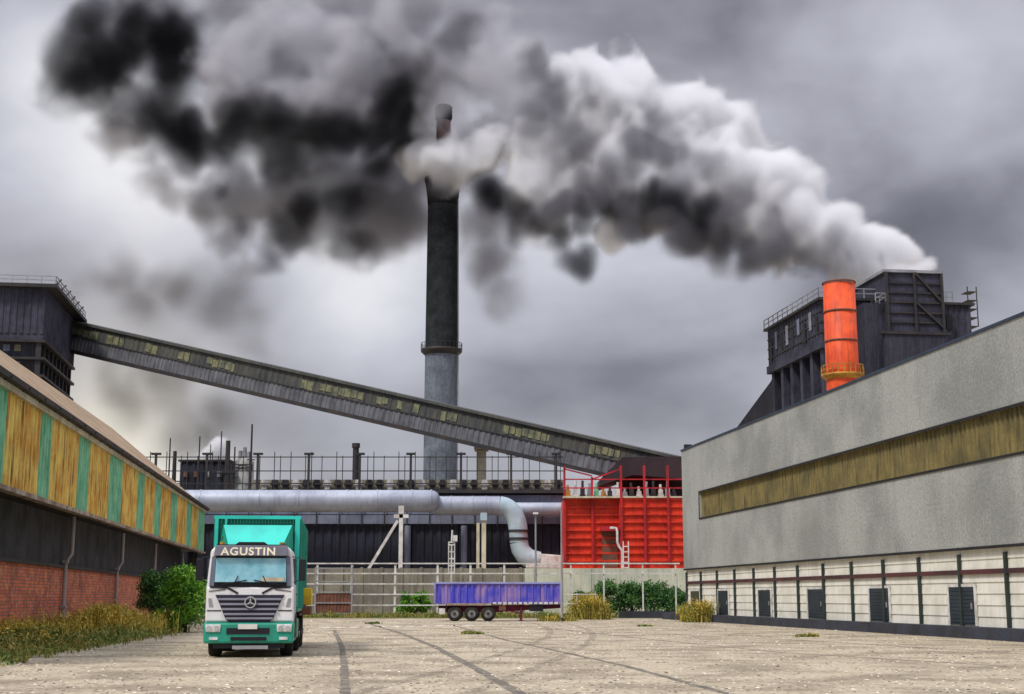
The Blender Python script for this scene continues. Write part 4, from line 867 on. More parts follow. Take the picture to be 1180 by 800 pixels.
m = MB(); m.box(1.30, 1.60, 8.0, 9.6, 1.42, 2.0); m.build('side_locker', 'yellow_box', tr, bevel=.03)
m = MB(); m.box(1.05, 1.58, 7.6, 10.4, 1.10, 1.38); m.build('rear_side_beam', 'rust', tr)
# body (tipper box) : side walls with ribs, front wall with framed deflector
bx0, bx1, bz0, bz1, by0, by1 = -1.27, 1.29, 1.25, 4.15, 2.45, 11.6
m = MB(); m.box(bx0, bx0 + .08, by0, by1, bz0 + .12, bz1); m.box(bx1 - .08, bx1, by0, by1, bz0 + .12, bz1); m.box(bx0, bx1, by1 - .08, by1, bz0 + .12, bz1 - .2); m.box(bx0, bx1, by0, by1, bz0, bz0 + .12)
tb = m.build('tipper_body', 'teal', tr)
for xx in (bx0 - .05, bx1):
    for i in range(9):
        y = by0 + .3 + i * (by1 - by0 - .6) / 8
        m = MB(); m.box(xx, xx + .05, y - .06, y + .06, bz0 + .1, bz1 - .05); m.build('side_rib', 'teal', tb)
m = MB(); m.box(bx0, bx1, by0 + .02, by0 + .08, bz0 + .12, bz1 - .1); m.build('front_wall', 'teal_dark', tb)
m = MB(); m.box(bx0 - .03, bx1 + .03, by0 - .05, by0 + .1, bz1 - .10, bz1); m.box(bx0, bx0 + .1, by0 - .05, by0 + .02, 1.4, bz1 - .1); m.box(bx1 - .14, bx1, by0 - .05, by0 + .02, 1.4, bz1 - .1)
m.box(bx0 + .3, bx0 + .36, by0 - .05, by0 + .02, 1.4, bz1 - .1); m.build('front_frame', 'turquoise', tb)
m = MB()                                        # leaning trapezoid deflector
zt_, zb2 = 3.86, 3.12
m.hexa([(-.76, 1.55, zb2), (.78, 1.55, zb2), (.78, 1.62, zb2 - .04), (-.76, 1.62, zb2 - .04), (-1.0, 2.30, zt_), (1.06, 2.30, zt_), (1.06, 2.38, zt_ - .02), (-1.0, 2.38, zt_ - .02)])
m.build('wind_deflector', 'turquoise', tr)
for tri in ([(.79, 1.56, zb2), (1.07, 2.31, zt_), (1.12, 2.36, zb2)], [(-.77, 1.56, zb2), (-1.01, 2.31, zt_), (-1.12, 2.36, zb2)]):
    m = MB(); m.add(tri + [(x * .97, y + .03, z) for x, y, z in tri], [[0, 1, 2], [5, 4, 3], [0, 3, 4, 1], [1, 4, 5, 2], [2, 5, 3, 0]]); m.build('deflector_cheek', 'teal', tr)
m = MB()
for i in range(26):
    x = bx0 + .1 + i * .094; m.bar((x, by0 + .0, 3.9 + .02), (x, by0, bz1 - .1), .018)
m.build('headboard_mesh', 'teal', tb)
# ================================================================== BLUE TRAILER
BO = G(573, 716)
tl = thing('tipper_trailer', (BO.x, BO.y, 0), 'worn blue and purple tipper trailer with three axles parked alone by the fence', 'trailer')
tx = lambda x: P(x, 690, BO.y).x - BO.x
tzz = lambda y: P(573, y, BO.y).z
zl_, zh_ = tzz(696), tzz(673)
m = MB(); m.ribs(tx(501), tx(646), zl_, zh_, -.0, .48, .07, -1); m.box(tx(501), tx(646), .02, 2.4, zl_, zh_ - .05); m.build('tipper_body', 'trailer_blue', tl)
m = MB(); m.box(tx(500), tx(647), -.14, .1, zh_, zh_ + .09); m.box(tx(500), tx(502), -.14, 0, zl_, zh_); m.box(tx(645), tx(647), -.14, 0, zl_, zh_); m.build('top_rail', 'trailer_rim', tl)
m = MB(); m.box(tx(515), tx(566), -.16, .0, zl_ - .10, zl_ + .04); m.build('lower_rail', 'rusty', tl)
m = MB()
for i in range(13): x = tx(570 + i * 5.9); m.box(x - .12, x + .12, -.12, -.09, zl_ - .02, zl_ + .13)
m.build('marker_strip', 'white_paint', tl)
m = MB(); m.prism_y([(tx(505), zl_ - .12), (tx(560), zl_ - .12), (tx(646), zl_ - .02), (tx(646), zl_ - .3), (tx(605), zl_ - .45), (tx(570), .62), (tx(505), .62)], .3, .55)
m.prism_y([(tx(505), zl_ - .12), (tx(560), zl_ - .12), (tx(646), zl_ - .02), (tx(646), zl_ - .3), (tx(605), zl_ - .45), (tx(570), .62), (tx(505), .62)], 1.8, 2.05)
m.build('chassis', 'maroon', tl)
def wheel_side(parent, x, y, r, w):
    n = 28; m = MB(); prof = [(r * .55, -w / 2), (r * .93, -w / 2), (r, -w * .36), (r, w * .36), (r * .93, w / 2), (r * .55, w / 2)]; vs = []
    for rr2, yy in prof:
        for k in range(n): a = 2 * math.pi * k / n; vs.append((x + rr2 * math.cos(a), y + yy, r + rr2 * math.sin(a)))
    m.add(vs, [[i * n + k, i * n + (k + 1) % n, (i + 1) * n + (k + 1) % n, (i + 1) * n + k] for i in range(5) for k in range(n)], True)
    wh = m.build('wheel', 'rubber', parent); s_ = -1 if y < 1 else 1
    m = MB(); m.tube([(x, y, r), (x, y + w * .40 * s_, r)], r * .56, 20); m.build('rim', 'rim', wh)
    m = MB(); m.tube([(x, y + w * .40 * s_, r), (x, y + w * .56 * s_, r)], r * .2, 12); m.build('hub', 'steel_dark', wh)
for x in (524, 543.5, 562.5):
    for y in (.14, 2.2): wheel_side(tl, tx(x), y, .53, .42)
for y in (.1, 2.1):
    m = MB(); m.box(tx(600.5) - .08, tx(600.5) + .08, y, y + .16, 0.05, zl_ - .2); m.box(tx(600.5) - .18, tx(600.5) + .18, y - .08, y + .24, 0.0, .05); m.bar((tx(600.5), y + .08, .5), (tx(585), y + .08, zl_ - .45), .07); m.build('landing_leg', 'maroon', tl)
m = MB(); m.box(tx(506), tx(513), -.05, .1, .5, .9); m.build('tail_light', 'white_paint', tl)
m = MB(); m.box(tx(514), tx(571), -.12, .3, 1.16, 1.20); m.box(tx(514), tx(515), -.12, .3, .75, 1.16); m.build('mudguard', 'black_plastic', tl)
m = MB(); m.box(tx(575), tx(583), .0, .3, .75, 1.15); m.build('air_tank', 'rust', tl)
m = MB(); m.box(tx(610), tx(626), .0, .4, .7, 1.2); m.build('tool_box', 'black_plastic', tl)
m = MB(); m.tube([(tx(502), .2, zh_ - .02), (tx(645), .2, zh_ - .02)], .16, 8); m.build('rolled_tarp', 'bluegrey', tl)
# ================================================================== POSTS AND LAMPS
def lamp_post(px, py, ytop, Y, label, name='lamp_post', head=True, r=.07):
    o = thing(name, (P(px, py, Y).x, Y, 0), label, 'lamp post')
    z = P(px, ytop, Y).z
    m = MB(); m.tube([(0, 0, 0), (0, 0, z)], [r * 1.4, r], 10); m.build('pole', 'steel_grey', o)
    m = MB(); m.tube([(0, 0, 0), (0, 0, .25)], r * 2.4, 10); m.build('base', 'steel_dark', o)
    if head:
        m = MB(); m.box(-.22, .22, -.5, .1, z, z + .16); m.build('lamp_head', 'white_paint', o)
    return o
lamp_post(647.5, 715, 588, G(648, 716).y - .8, 'thin grey pole standing at the right end of the blue trailer', 'slim_pole', False, .055)
lamp_post(617.5, 700, 593, 118, 'slim lamp post with small white head behind the blue trailer')
wl = thing('bent_lamp', (P(717, 650, 137).x, 137, 0), 'white swan neck lamp with ladder frame in front of the red building', 'lamp post')
zz = lambda y: P(717, y, 137).z
m = MB(); m.tube([(0, 0, 0), (0, 0, zz(634)), (-.3, 0, zz(630)), (-.45, 0, zz(625)), (-.45, 0, zz(613)), (-.55, 0, zz(609)), (-.95, 0, zz(608))], .12, 10); m.build('pole', 'white_paint', wl)
m = MB(); m.box(-1.15, -.75, -.2, .2, zz(609.5), zz(607)); m.build('lamp_head', 'white_paint', wl)
m = MB()
for sx in (-1, 1): m.bar((sx * .25 + .35, -.3, 2), (sx * .25 + .35, -.3, zz(624)), .1)
for i in range(8): z = 3 + i * (zz(624) - 3) / 8; m.bar((.1, -.3, z), (.6, -.3, z), .09)
m.build('ladder', 'white_paint', wl)
sg = thing('signal_mast', (P(520, 690, 123.5).x, 123.5, 0), 'white signal mast with slotted ladder top behind the left end of the blue trailer', 'mast')
zz = lambda y: P(520, y, 123.5).z
m = MB(); m.tube([(0, 0, 0), (0, 0, zz(628))], .07, 8); m.build('pole', 'white_paint', sg)
m = MB()
for sx in (-1, 1): m.bar((sx * .26, 0, zz(660)), (sx * .26, 0, zz(625)), .1)
for y in (660, 652, 644, 636, 628, 625): m.bar((-.3, 0, zz(y)), (.3, 0, zz(y)), .12)
m.tube([(0, 0, zz(625)), (.05, 0, zz(611))], .08, 8); m.box(.1, .5, -.15, .15, zz(624), zz(617)); m.build('signal_frame', 'white_paint', sg)
# small white barrier frame right of trailer
bf = thing('barrier_frame', (P(666, 700, 108).x, 108, 0), 'low white barrier frame between the trailer and the dry weeds', 'barrier')
for x in (-1.35, -.1, 1.35):
    m = MB(); m.box(x - .05, x + .05, -.05, .05, 0, P(660, 684, 108).z); m.build('post', 'white_paint', bf)
for z in (.55, 1.2, P(660, 685, 108).z):
    m = MB(); m.box(-1.4, 1.4, -.09, -.052, z - .04, z + .04); m.build('rail', 'white_paint', bf)
# low kerb wall right of weeds
kw = MB().box(G(712, 712).x, RO.x - .2, 116.0, 116.35, 0, .55)
tag(kw.build('kerb_wall', 'plinth'), 'low grey concrete kerb wall in front of the dark hedge', 'wall')
# ================================================================== PLANTS
def leaves(name, mat, parent, centres, n, size, seed, upright=0.0, flat=1.0):
    """many small leaf blades spread over clumps; centres: (x, y, z, r)"""
    rs = np.random.RandomState(seed); V = []; F = []
    ws = np.array([c[3] ** 2 for c in centres]); ws = ws / ws.sum(); idx = rs.choice(len(centres), n, p=ws)
    for k, i in enumerate(idx):
        cx, cy_, cz_, r = centres[i]; d = rs.normal(size=3); d /= np.linalg.norm(d); rad = r * rs.uniform(.2, 1.0) ** .5 * rs.uniform(.75, 1.2) * (1.5 if rs.uniform() < .06 else 1)
        p = np.array([cx, cy_, cz_]) + d * rad * np.array([1, 1, flat]); p[2] = max(p[2], .03)
        s = size * rs.uniform(.6, 1.4); a = rs.normal(size=3); a[2] += upright; a /= np.linalg.norm(a); b = np.cross(a, rs.normal(size=3)); b /= np.linalg.norm(b) + 1e-6
        o = len(V); V += [p - a * s, p + b * s * .45, p + a * s, p - b * s * .45]; F.append([o, o + 1, o + 2, o + 3])
    me = bpy.data.meshes.new(name); me.from_pydata([tuple(v) for v in V], [], F); me.materials.append(M[mat]); me.update()
    o = bpy.data.objects.new(name, me); COL.objects.link(o)
    if parent: o.parent = parent
    return o
def bush(name, loc, w, d, h, n, size, mat, label, cat='bush', seed=1, nc=26, group=None):
    q = random.Random(seed); t = thing(name, loc, label, cat, group=group); cs = []
    for i in range(nc):
        f = q.random() ** .7; z = h * (.12 + .76 * f); s = (1 - .55 * f); a = q.uniform(0, 6.28); rr2 = math.sqrt(q.random())
        cs.append((math.cos(a) * w / 2 * rr2 * s, math.sin(a) * d / 2 * rr2 * s, z, q.uniform(.10, .21) * min(w, h)))
    leaves('foliage', mat, t, cs, n, size, seed)
    m = MB()
    for i in range(7):
        c = cs[q.randrange(nc)]; m.tube([(q.uniform(-.2, .2), q.uniform(-.2, .2), 0), (c[0] * .6, c[1] * .6, c[2] * .6), (c[0], c[1], c[2])], [.05, .035, .015], 6)
    m.build('stem', 'stem', t); return t
bush('leafy_bush', (G(210, 729).x, G(210, 729).y, 0), 2.6, 2.4, 3.3, 10500, .075, 'leaf_bright', 'tall bright green bush by the warehouse, close to the truck', seed=2, nc=64)
bush('leafy_bush', (G(188, 722).x - .6, G(188, 722).y, 0), 2.8, 2.6, 3.3, 8000, .085, 'leaf_dark', 'darker bush against the warehouse wall, left of the bright green one', seed=3, nc=56)
bush('leafy_bush', (P(478, 700, 123.6).x, 123.6, 0), 4.0, 2.5, 2.2, 7000, .09, 'leaf_bright', 'low green bush behind the fence, left of the blue trailer', seed=4, nc=30)
bush('leafy_bush', (P(380, 700, 122.5).x, 124, 0), 3.0, 2.0, 1.0, 1500, .09, 'leaf_bright', 'small low green shrub at the foot of the grey gate', seed=14, nc=14)
hd = []
q = random.Random(8)
for i, (x, w_, h_, lab) in enumerate([(672, 3.0, 2.3, 'dark hedge bush at the left end of the row, above the dry weeds'), (700, 3.6, 3.3, 'dark hedge bush second from the left, tallest of the row'), (728, 3.6, 3.0, 'dark hedge bush in the middle of the row by the cream wall'), (754, 3.6, 3.2, 'dark hedge bush second from the hall corner'), (778, 3.2, 2.7, 'dark hedge bush touching the corner of the grey hall')]):
    bush('hedge_bush', (P(x, 700, 124).x, 124.2, 0), w_, 2.6, h_, 4200, .11, 'leaf_dark', lab, seed=20 + i, nc=44, group='dark bushes along the cream wall')
for i in range(2):
    pass
def weeds(name, pts, n, h, mat, seed, spread=.5, label=None, cat=None, kind=None, parent=None):
    rs = np.random.RandomState(seed); V = []; F = []; pts = np.array(pts)
    for k in range(n):
        t = rs.uniform(0, len(pts) - 1); i = int(t); p = pts[i] + (pts[min(i + 1, len(pts) - 1)] - pts[i]) * (t - i)
        x = p[0] + rs.normal() * spread * p[3] if pts.shape[1] > 3 else p[0] + rs.normal() * spread
        y = p[1] + rs.normal() * spread; clump = .55 + .45 * math.sin(x * 2.1 + y * 1.3) * math.sin(y * .9 + seed)
        hh_ = h * rs.uniform(.35, 1.0) * (.5 + clump * .7); a = rs.uniform(0, 6.28); ln = rs.uniform(.05, .75) * hh_; w_ = rs.uniform(.008, .026)
        dx_, dy_ = math.cos(a), math.sin(a); o = len(V)
        V += [(x - dy_ * w_, y + dx_ * w_, 0), (x + dy_ * w_, y - dx_ * w_, 0), (x + dx_ * ln * .4 + dy_ * w_, y + dy_ * ln * .4 - dx_ * w_, hh_ * .6), (x + dx_ * ln * .4 - dy_ * w_, y + dy_ * ln * .4 + dx_ * w_, hh_ * .6), (x + dx_ * ln, y + dy_ * ln, hh_)]
        F += [[o, o + 1, o + 2, o + 3], [o + 3, o + 2, o + 4]]
        for j in range(2):
            z = hh_ * rs.uniform(.2, 1); s = rs.uniform(.03, .085); c = np.array([x + dx_ * ln * z / hh_, y + dy_ * ln * z / hh_, z]); a3 = rs.normal(size=3); a3 /= np.linalg.norm(a3); b3 = np.cross(a3, rs.normal(size=3)); b3 /= np.linalg.norm(b3)
            o = len(V); V += [tuple(c - a3 * s), tuple(c + b3 * s * .6), tuple(c + a3 * s), tuple(c - b3 * s * .6)]; F.append([o, o + 1, o + 2, o + 3])
    me = bpy.data.meshes.new(name); me.from_pydata(V, [], F); me.materials.append(M[mat]); me.update()
    o = bpy.data.objects.new(name, me); COL.objects.link(o); tag(o, label, cat, kind=kind)
    if parent: o.parent = parent
    return o
edge = [G(-40, 772), G(25, 757), G(70, 750), (G(110, 744)), G(150, 738), G(182, 732), G(205, 727)]
line = [(p.x - 1.1, p.y + .6, 0) for p in edge]
weeds('verge_weeds', line, 14000, .32, 'leaf_olive', 5, .65, kind='stuff', label='olive green weeds along the foot of the brick warehouse', cat='weeds')
weeds('verge_weeds', [(p.x - 2.3, p.y + 2.0, 0) for p in edge], 11000, .62, 'leaf_olive', 15, .8, kind='stuff', label='taller olive weeds close against the brick wall', cat='weeds')
yl = [G(128, 736), G(150, 734), G(172, 731)]
weeds('dry_weeds', [(p.x - 1.6, p.y + 1.6, 0) for p in yl], 7000, 1.35, 'leaf_yellow', 6, .8, kind='stuff', label='golden yellow dry weeds in front of the brick wall', cat='weeds')
yl = [G(20, 752), G(60, 742), G(100, 738)]
weeds('dry_weeds', [(p.x - 1.6, p.y + 1.6, 0) for p in yl], 3000, .95, 'leaf_yellow', 7, .8, kind='stuff', label='sparse straw coloured weeds at the lower left corner', cat='weeds')
for i, (px, py, wd_, lab) in enumerate([(430, 719, .25, 'small grass tuft in the yard left of the blue trailer wheels'), (545, 731, .3, 'small grass tuft in the open yard in front of the blue trailer'), (742, 722, .25, 'small grass tuft in the yard in front of the low kerb wall'),
        (930, 734, .35, 'small grass tuft in the yard near the hall plinth, rightmost of the tufts')]):
    p = G(px, py); weeds('grass_tuft', [(p.x - wd_, p.y, 0), (p.x + wd_, p.y, 0)], 220, .16, 'leaf_olive', 70 + i, .12, label=lab, cat='grass')['group'] = 'grass tufts growing from the yard'
def clump(name, px, py, w_, h_, n, seed, label):
    p = G(px, py); t = thing(name, (p.x, p.y, 0), label, 'weeds'); cs = [(random.Random(seed + i).uniform(-w_ / 2, w_ / 2), random.Random(seed + i + 50).uniform(-.6, .6)) for i in range(7)]
    for j, mt in enumerate(('leaf_yellow', 'leaf_olive')):
        o = weeds('dry_stalks' if j == 0 else 'green_stalks', [(a, b, 0) for a, b in sorted(cs)], n, h_ * (1 if j == 0 else .8), mt, seed + j, .35, parent=t)
clump('weed_clump', 686, 714, 3.0, 1.9, 3200, 30, 'large yellow green weed clump between the trailer and the hedge')
clump('weed_clump', 804, 717, 1.0, 1.7, 1600, 40, 'weed clump growing at the near corner of the grey hall')
clump('weed_clump', 640, 716, 1.6, .5, 500, 50, 'short dry weed patch at the foot of the thin pole')
weeds('fence_grass', [(P(340, 711, 119).x, 118.5, 0), (P(500, 711, 119).x, 118.5, 0), (P(600, 711, 119).x, 118.5, 0), (P(700, 711, 119).x, 117.5, 0)], 6000, .55, 'leaf_olive', 9, .8, kind='stuff', label='low grass along the foot of the white fence', cat='grass')
# ------------------------------------------------------------------ smoke and steam: voxel density baked here, rendered as real volume
def bspl(n, cell, rng_shape):
    """interpolation matrix (n x m) of cubic B-spline weights on a lattice of the given cell"""
    m = int(n / cell) + 5
    M = np.zeros((n, m), dtype=np.float32)
    x = np.arange(n) / cell; i = np.floor(x).astype(int); t = (x - i).astype(np.float32)
    w = [(1 - t) ** 3 / 6, (3 * t ** 3 - 6 * t ** 2 + 4) / 6, (-3 * t ** 3 + 3 * t ** 2 + 3 * t + 1) / 6, t ** 3 / 6]
    for k in range(4): M[np.arange(n), i + k] = w[k]
    return M
def lattice_noise(rs, shape, cell):
    Ms = [bspl(n, cell, None) for n in shape]
    g = rs.uniform(-1, 1, tuple(M.shape[1] for M in Ms)).astype(np.float32)
    g = np.tensordot(Ms[0], g, (1, 0)); g = np.tensordot(Ms[1], g, (1, 1)); g = np.tensordot(Ms[2], g, (1, 2))
    return np.ascontiguousarray(g.transpose(2, 1, 0)) * 2.2
def volume_object(name, label, blobs, dens, vox, mat, warp=(3.0, 12.0), fine=0.45, seed=1, edge=0.4, billow=True):
    """blobs: (centre, radius, weight). Returns one object holding one fog volume."""
    rs = np.random.RandomState(seed)
    C = np.array([list(b[0]) for b in blobs], dtype=np.float32); Rr = np.array([b[1] for b in blobs], dtype=np.float32)
    Wt = [b[2] if len(b) > 2 else 1.0 for b in blobs]
    pad = warp[0] * 1.2 + vox * 2
    lo = (C - Rr[:, None]).min(0) - pad; hi = (C + Rr[:, None]).max(0) + pad
    n = np.maximum(8, np.ceil((hi - lo) / vox).astype(int)); hi = lo + (n - 1) * vox
    ax = [lo[k] + np.arange(n[k], dtype=np.float32) * vox for k in range(3)]
    shape = tuple(n)
    wx, wy, wz = [sum(lattice_noise(rs, shape, max(1.2, warp[1] / vox / 2 ** o)) * warp[0] * .60 ** o for o in range(4)) for _ in range(3)]
    F = np.full(shape, -1.0, dtype=np.float32); Wf = np.zeros(shape, dtype=np.float32)
    for c, r, w in zip(C, Rr, Wt):
        m = r * 1.05 + pad
        sl = tuple(slice(max(0, int((c[k] - m - lo[k]) / vox)), min(n[k], int((c[k] + m - lo[k]) / vox) + 2)) for k in range(3))
        X = ax[0][sl[0]][:, None, None] + wx[sl] - c[0]
        Y = ax[1][sl[1]][None, :, None] + wy[sl] - c[1]
        Z = ax[2][sl[2]][None, None, :] + wz[sl] - c[2]
        f = 1.0 - np.sqrt(X * X + Y * Y + Z * Z) / r
        old = F[sl]; better = f > old
        F[sl] = np.where(better, f, old); Wf[sl] = np.where(better, w, Wf[sl])
    nz = 0
    for o, cell in enumerate((7.0, 3.6, 1.9)):
        if cell / vox < 1.2: break
        v = lattice_noise(rs, shape, cell / vox)
        nz = nz + (1.0 - 2 * np.abs(v) if billow else v) * (0.55 ** o)
    F = F + fine * (nz - 0.45)
    D = np.clip(F / edge, 0, 1); D = D * D * (3 - 2 * D) * Wf * dens
    D = np.where(F > 0, D, 0).astype(np.float32)
    # trim border
    D[0] = D[-1] = 0; D[:, 0] = D[:, -1] = 0; D[:, :, 0] = D[:, :, -1] = 0
    me = bpy.data.meshes.new(name); N = D.size
    me.vertices.add(N)
    me.vertices.foreach_set('co', np.tile(((lo + hi) / 2).astype(np.float32), N))
    at = me.attributes.new('fog', 'FLOAT', 'POINT'); at.data.foreach_set('value', D.transpose(2, 1, 0).ravel())
    me.materials.append(mat)
    ob = bpy.data.objects.new(name, me); COL.objects.link(ob)
    ng = bpy.data.node_groups.new(name + '_fog', 'GeometryNodeTree')
    ng.interface.new_socket('Geometry', in_out='INPUT', socket_type='NodeSocketGeometry')
    ng.interface.new_socket('Geometry', in_out='OUTPUT', socket_type='NodeSocketGeometry')
    A = ng.nodes; K = ng.links
    gi = A.new('NodeGroupInput'); go = A.new('NodeGroupOutput')
    vc = A.new('GeometryNodeVolumeCube'); vc.inputs['Min'].default_value = lo.tolist(); vc.inputs['Max'].default_value = hi.tolist()
    for k, ch in enumerate('XYZ'): vc.inputs['Resolution ' + ch].default_value = int(n[k])
    si = A.new('GeometryNodeSampleIndex'); si.data_type = 'FLOAT'; si.domain = 'POINT'
    K.new(gi.outputs[0], si.inputs['Geometry'])
    na = A.new('GeometryNodeInputNamedAttribute'); na.data_type = 'FLOAT'; na.inputs['Name'].default_value = 'fog'
    K.new(na.outputs['Attribute'], si.inputs['Value'])
    pos = A.new('GeometryNodeInputPosition')
    sb = A.new('ShaderNodeVectorMath'); sb.operation = 'SUBTRACT'; sb.inputs[1].default_value = lo.tolist(); K.new(pos.outputs[0], sb.inputs[0])
    dv = A.new('ShaderNodeVectorMath'); dv.operation = 'DIVIDE'; dv.inputs[1].default_value = (vox,) * 3; K.new(sb.outputs[0], dv.inputs[0])
    ad = A.new('ShaderNodeVectorMath'); ad.operation = 'ADD'; ad.inputs[1].default_value = (0.5,) * 3; K.new(dv.outputs[0], ad.inputs[0])
    fl = A.new('ShaderNodeVectorMath'); fl.operation = 'FLOOR'; K.new(ad.outputs[0], fl.inputs[0])
    dt = A.new('ShaderNodeVectorMath'); dt.operation = 'DOT_PRODUCT'; dt.inputs[1].default_value = (1, int(n[0]), int(n[0] * n[1])); K.new(fl.outputs[0], dt.inputs[0])
    K.new(dt.outputs['Value'], si.inputs['Index'])
    K.new(si.outputs[0], vc.inputs['Density'])
    sm = A.new('GeometryNodeSetMaterial'); sm.inputs['Material'].default_value = mat
    K.new(vc.outputs[0], sm.inputs[0]); K.new(sm.outputs[0], go.inputs[0])
    md = ob.modifiers.new('fog', 'NODES'); md.node_group = ng
    tag(ob, label, 'smoke', kind='stuff')
    print('VOL', name, shape, N, float(D.max()))
    return ob
def fog_material(name, col, aniso=0.0, absorb=None):
    m = bpy.data.materials.new(name); m.use_nodes = True; nt = m.node_tree; nt.nodes.clear()
    o = nt.nodes.new('ShaderNodeOutputMaterial'); v = nt.nodes.new('ShaderNodeVolumePrincipled')
    v.inputs['Color'].default_value = (*col, 1); v.inputs['Density'].default_value = 1.0; v.inputs['Anisotropy'].default_value = aniso
    v.inputs['Density Attribute'].default_value = 'density'
    nt.links.new(v.outputs[0], o.inputs['Volume'])
    m.cycles.volume_interpolation = 'LINEAR' if hasattr(m, 'cycles') and hasattr(m.cycles, 'volume_interpolation') else None
    return m
def sb(x, y, r, Y, w=1.0):            # one billow: a photo direction at a real distance
    c = P(x, y, Y); return (c, r * Y / FPX, w)
STEAM = fog_material('white_steam', (0.955, 0.962, 0.985), 0.0)
SOOT_SHADE = fog_material('black_smoke', (0.015, 0.015, 0.018), 0.0)  # black smoke bank, and the shade put under the white plume
GREYS = fog_material('grey_smoke', (0.70, 0.70, 0.74), 0.0)
DARKG = fog_material('dark_grey_smoke', (0.42, 0.42, 0.46), 0.0)
DARK2 = fog_material('charcoal_shade_smoke', (0.22, 0.22, 0.25), 0.0)  # dark colour for the shaded parts of the white plume
BROWN = fog_material('brown_grey_smoke', (0.12, 0.11, 0.09), 0.0)

def scatter(path, Y0, Y1, n, seed=0, k0=.45, k1=.75, out_=.8):
    """billows along a plume: path of (x, y, radius) joined by interpolation"""
    q = random.Random(seed); out = []; m = len(path) - 1
    for i in range(n):
        t = i / (n - 1) * m; k = min(int(t), m - 1); f = t - k
        a, b = path[k], path[k + 1]
        x = a[0] + (b[0] - a[0]) * f; y = a[1] + (b[1] - a[1]) * f; r = a[2] + (b[2] - a[2]) * f
        Y = Y0 + (Y1 - Y0) * t / m
        ang = q.uniform(0, 6.28); rad = q.uniform(0.1, out_) * r
        out.append(sb(x + math.cos(ang) * rad, y + math.sin(ang) * rad, r * q.uniform(k0, k1), Y + q.uniform(-0.6, 0.6) * r * Y / FPX))
    return out
plume = scatter([(1076, 314, 5), (1052, 304, 11), (1018, 292, 22), (975, 275, 38), (915, 252, 54), (850, 222, 72), (775, 186, 80), (705, 168, 68), (630, 165, 62)], 202, 250, 150, seed=3)
plume += [sb(620, 222, 42, 242), sb(650, 205, 44, 240), sb(740, 140, 54, 244), sb(815, 132, 30, 238), sb(700, 284, 20, 250), sb(560, 135, 34, 256), sb(660, 92, 26, 250), sb(1000, 276, 26, 206), sb(1028, 286, 20, 204), sb(972, 262, 30, 209), sb(1050, 296, 14, 203), sb(940, 246, 28, 213), sb(900, 215, 30, 220)]
volume_object('steam_plume', 'huge billowing white steam plume blowing left from the square head of the dark plant', plume, 0.55, 0.62, STEAM, warp=(3.0, 16.0), fine=0.52, seed=11, edge=.5)
collar = [sb(556, 182, 34, 250), sb(492, 186, 26, 253), sb(512, 194, 26, 250), sb(534, 188, 30, 250), sb(546, 160, 28, 254), sb(484, 172, 20, 257), sb(498, 160, 18, 266), sb(575, 165, 30, 252), sb(528, 172, 20, 254)]
volume_object('chimney_steam', 'soft white steam curling round the top of the tall chimney', collar, 0.9, 0.5, STEAM, warp=(1.4, 8.0), fine=.42, seed=51, edge=.7)
under = scatter([(1030, 300, 10), (990, 302, 18), (930, 294, 26), (865, 280, 34), (800, 260, 36), (745, 246, 30), (690, 244, 30), (640, 254, 32), (600, 262, 28)], 201, 236, 70, seed=16, k0=.65, k1=1.0)  # plume's shaded underside, made with darker smoke
volume_object('plume_underside_shade', 'charcoal grey smoke put in as shade on the lower fold of the plume above the orange stack', under, 0.38, 0.75, DARK2, warp=(3.2, 15), fine=.42, seed=32, edge=.9)
soot = scatter([(960, 308, 10), (915, 298, 14), (850, 288, 20), (790, 268, 20), (745, 244, 20), (690, 234, 20), (640, 240, 20), (600, 252, 18), (560, 240, 24), (540, 222, 18)], 206, 234, 50, seed=6, k0=.75, k1=1.1)  # black smoke stands for deep shade under and between the plume's lobes
soot += [sb(665, 300, 34, 234), sb(672, 280, 26, 232), sb(650, 285, 20, 234), sb(810, 250, 20, 208)]
volume_object('plume_shade_seam', 'black smoke seam put in as shade beneath the white steam plume', soot, 0.45, 0.75, SOOT_SHADE, warp=(3.2, 15), fine=.30, seed=12, edge=1.0)
shade = [sb(615, 95, 38, 238), sb(590, 120, 28, 238), sb(575, 195, 22, 236), sb(600, 60, 30, 240), sb(640, 140, 22, 234), sb(560, 215, 26, 238), sb(780, 215, 36, 220), sb(730, 190, 34, 224), sb(860, 235, 36, 210), sb(690, 205, 32, 228), sb(820, 190, 28, 216), sb(915, 262, 28, 204), sb(530, 50, 40, 252), sb(665, 165, 26, 230), sb(765, 150, 22, 224), sb(955, 280, 18, 202), sb(520, 205, 20, 244)]  # shading of the white plume, put in as dark smoke patches
volume_object('plume_fold_shade', 'dark grey smoke put in as shading on the near side of the white plume', shade, 0.22, 0.75, DARK2, warp=(3.5, 15), fine=.5, seed=19, edge=.9)
left = scatter([(85, 10, 30), (75, 50, 34), (115, 58, 56), (165, 52, 48), (200, 85, 52), (225, 115, 56), (240, 145, 44)], 262, 262, 42, seed=21, k0=.6, k1=.95)
left += scatter([(270, 148, 34), (320, 162, 42), (365, 158, 36), (405, 148, 26)], 246, 250, 22, seed=22, k0=.75, k1=1.0, out_=.5)
left += scatter([(445, 105, 22), (446, 140, 34), (456, 185, 30)], 252, 254, 14, seed=23, k0=.75, k1=1.0)
left += [sb(372, 238, 34, 252), sb(345, 262, 30, 252), sb(320, 280, 26, 254), sb(420, 230, 36, 251), sb(428, 268, 30, 252), sb(285, 248, 22, 254), sb(255, 222, 18, 256)]
volume_object('black_smoke_bank', 'patches of jet black smoke across the upper left of the sky', left, 0.30, 0.9, SOOT_SHADE, warp=(4.2, 22), fine=.34, seed=13, edge=1.0)
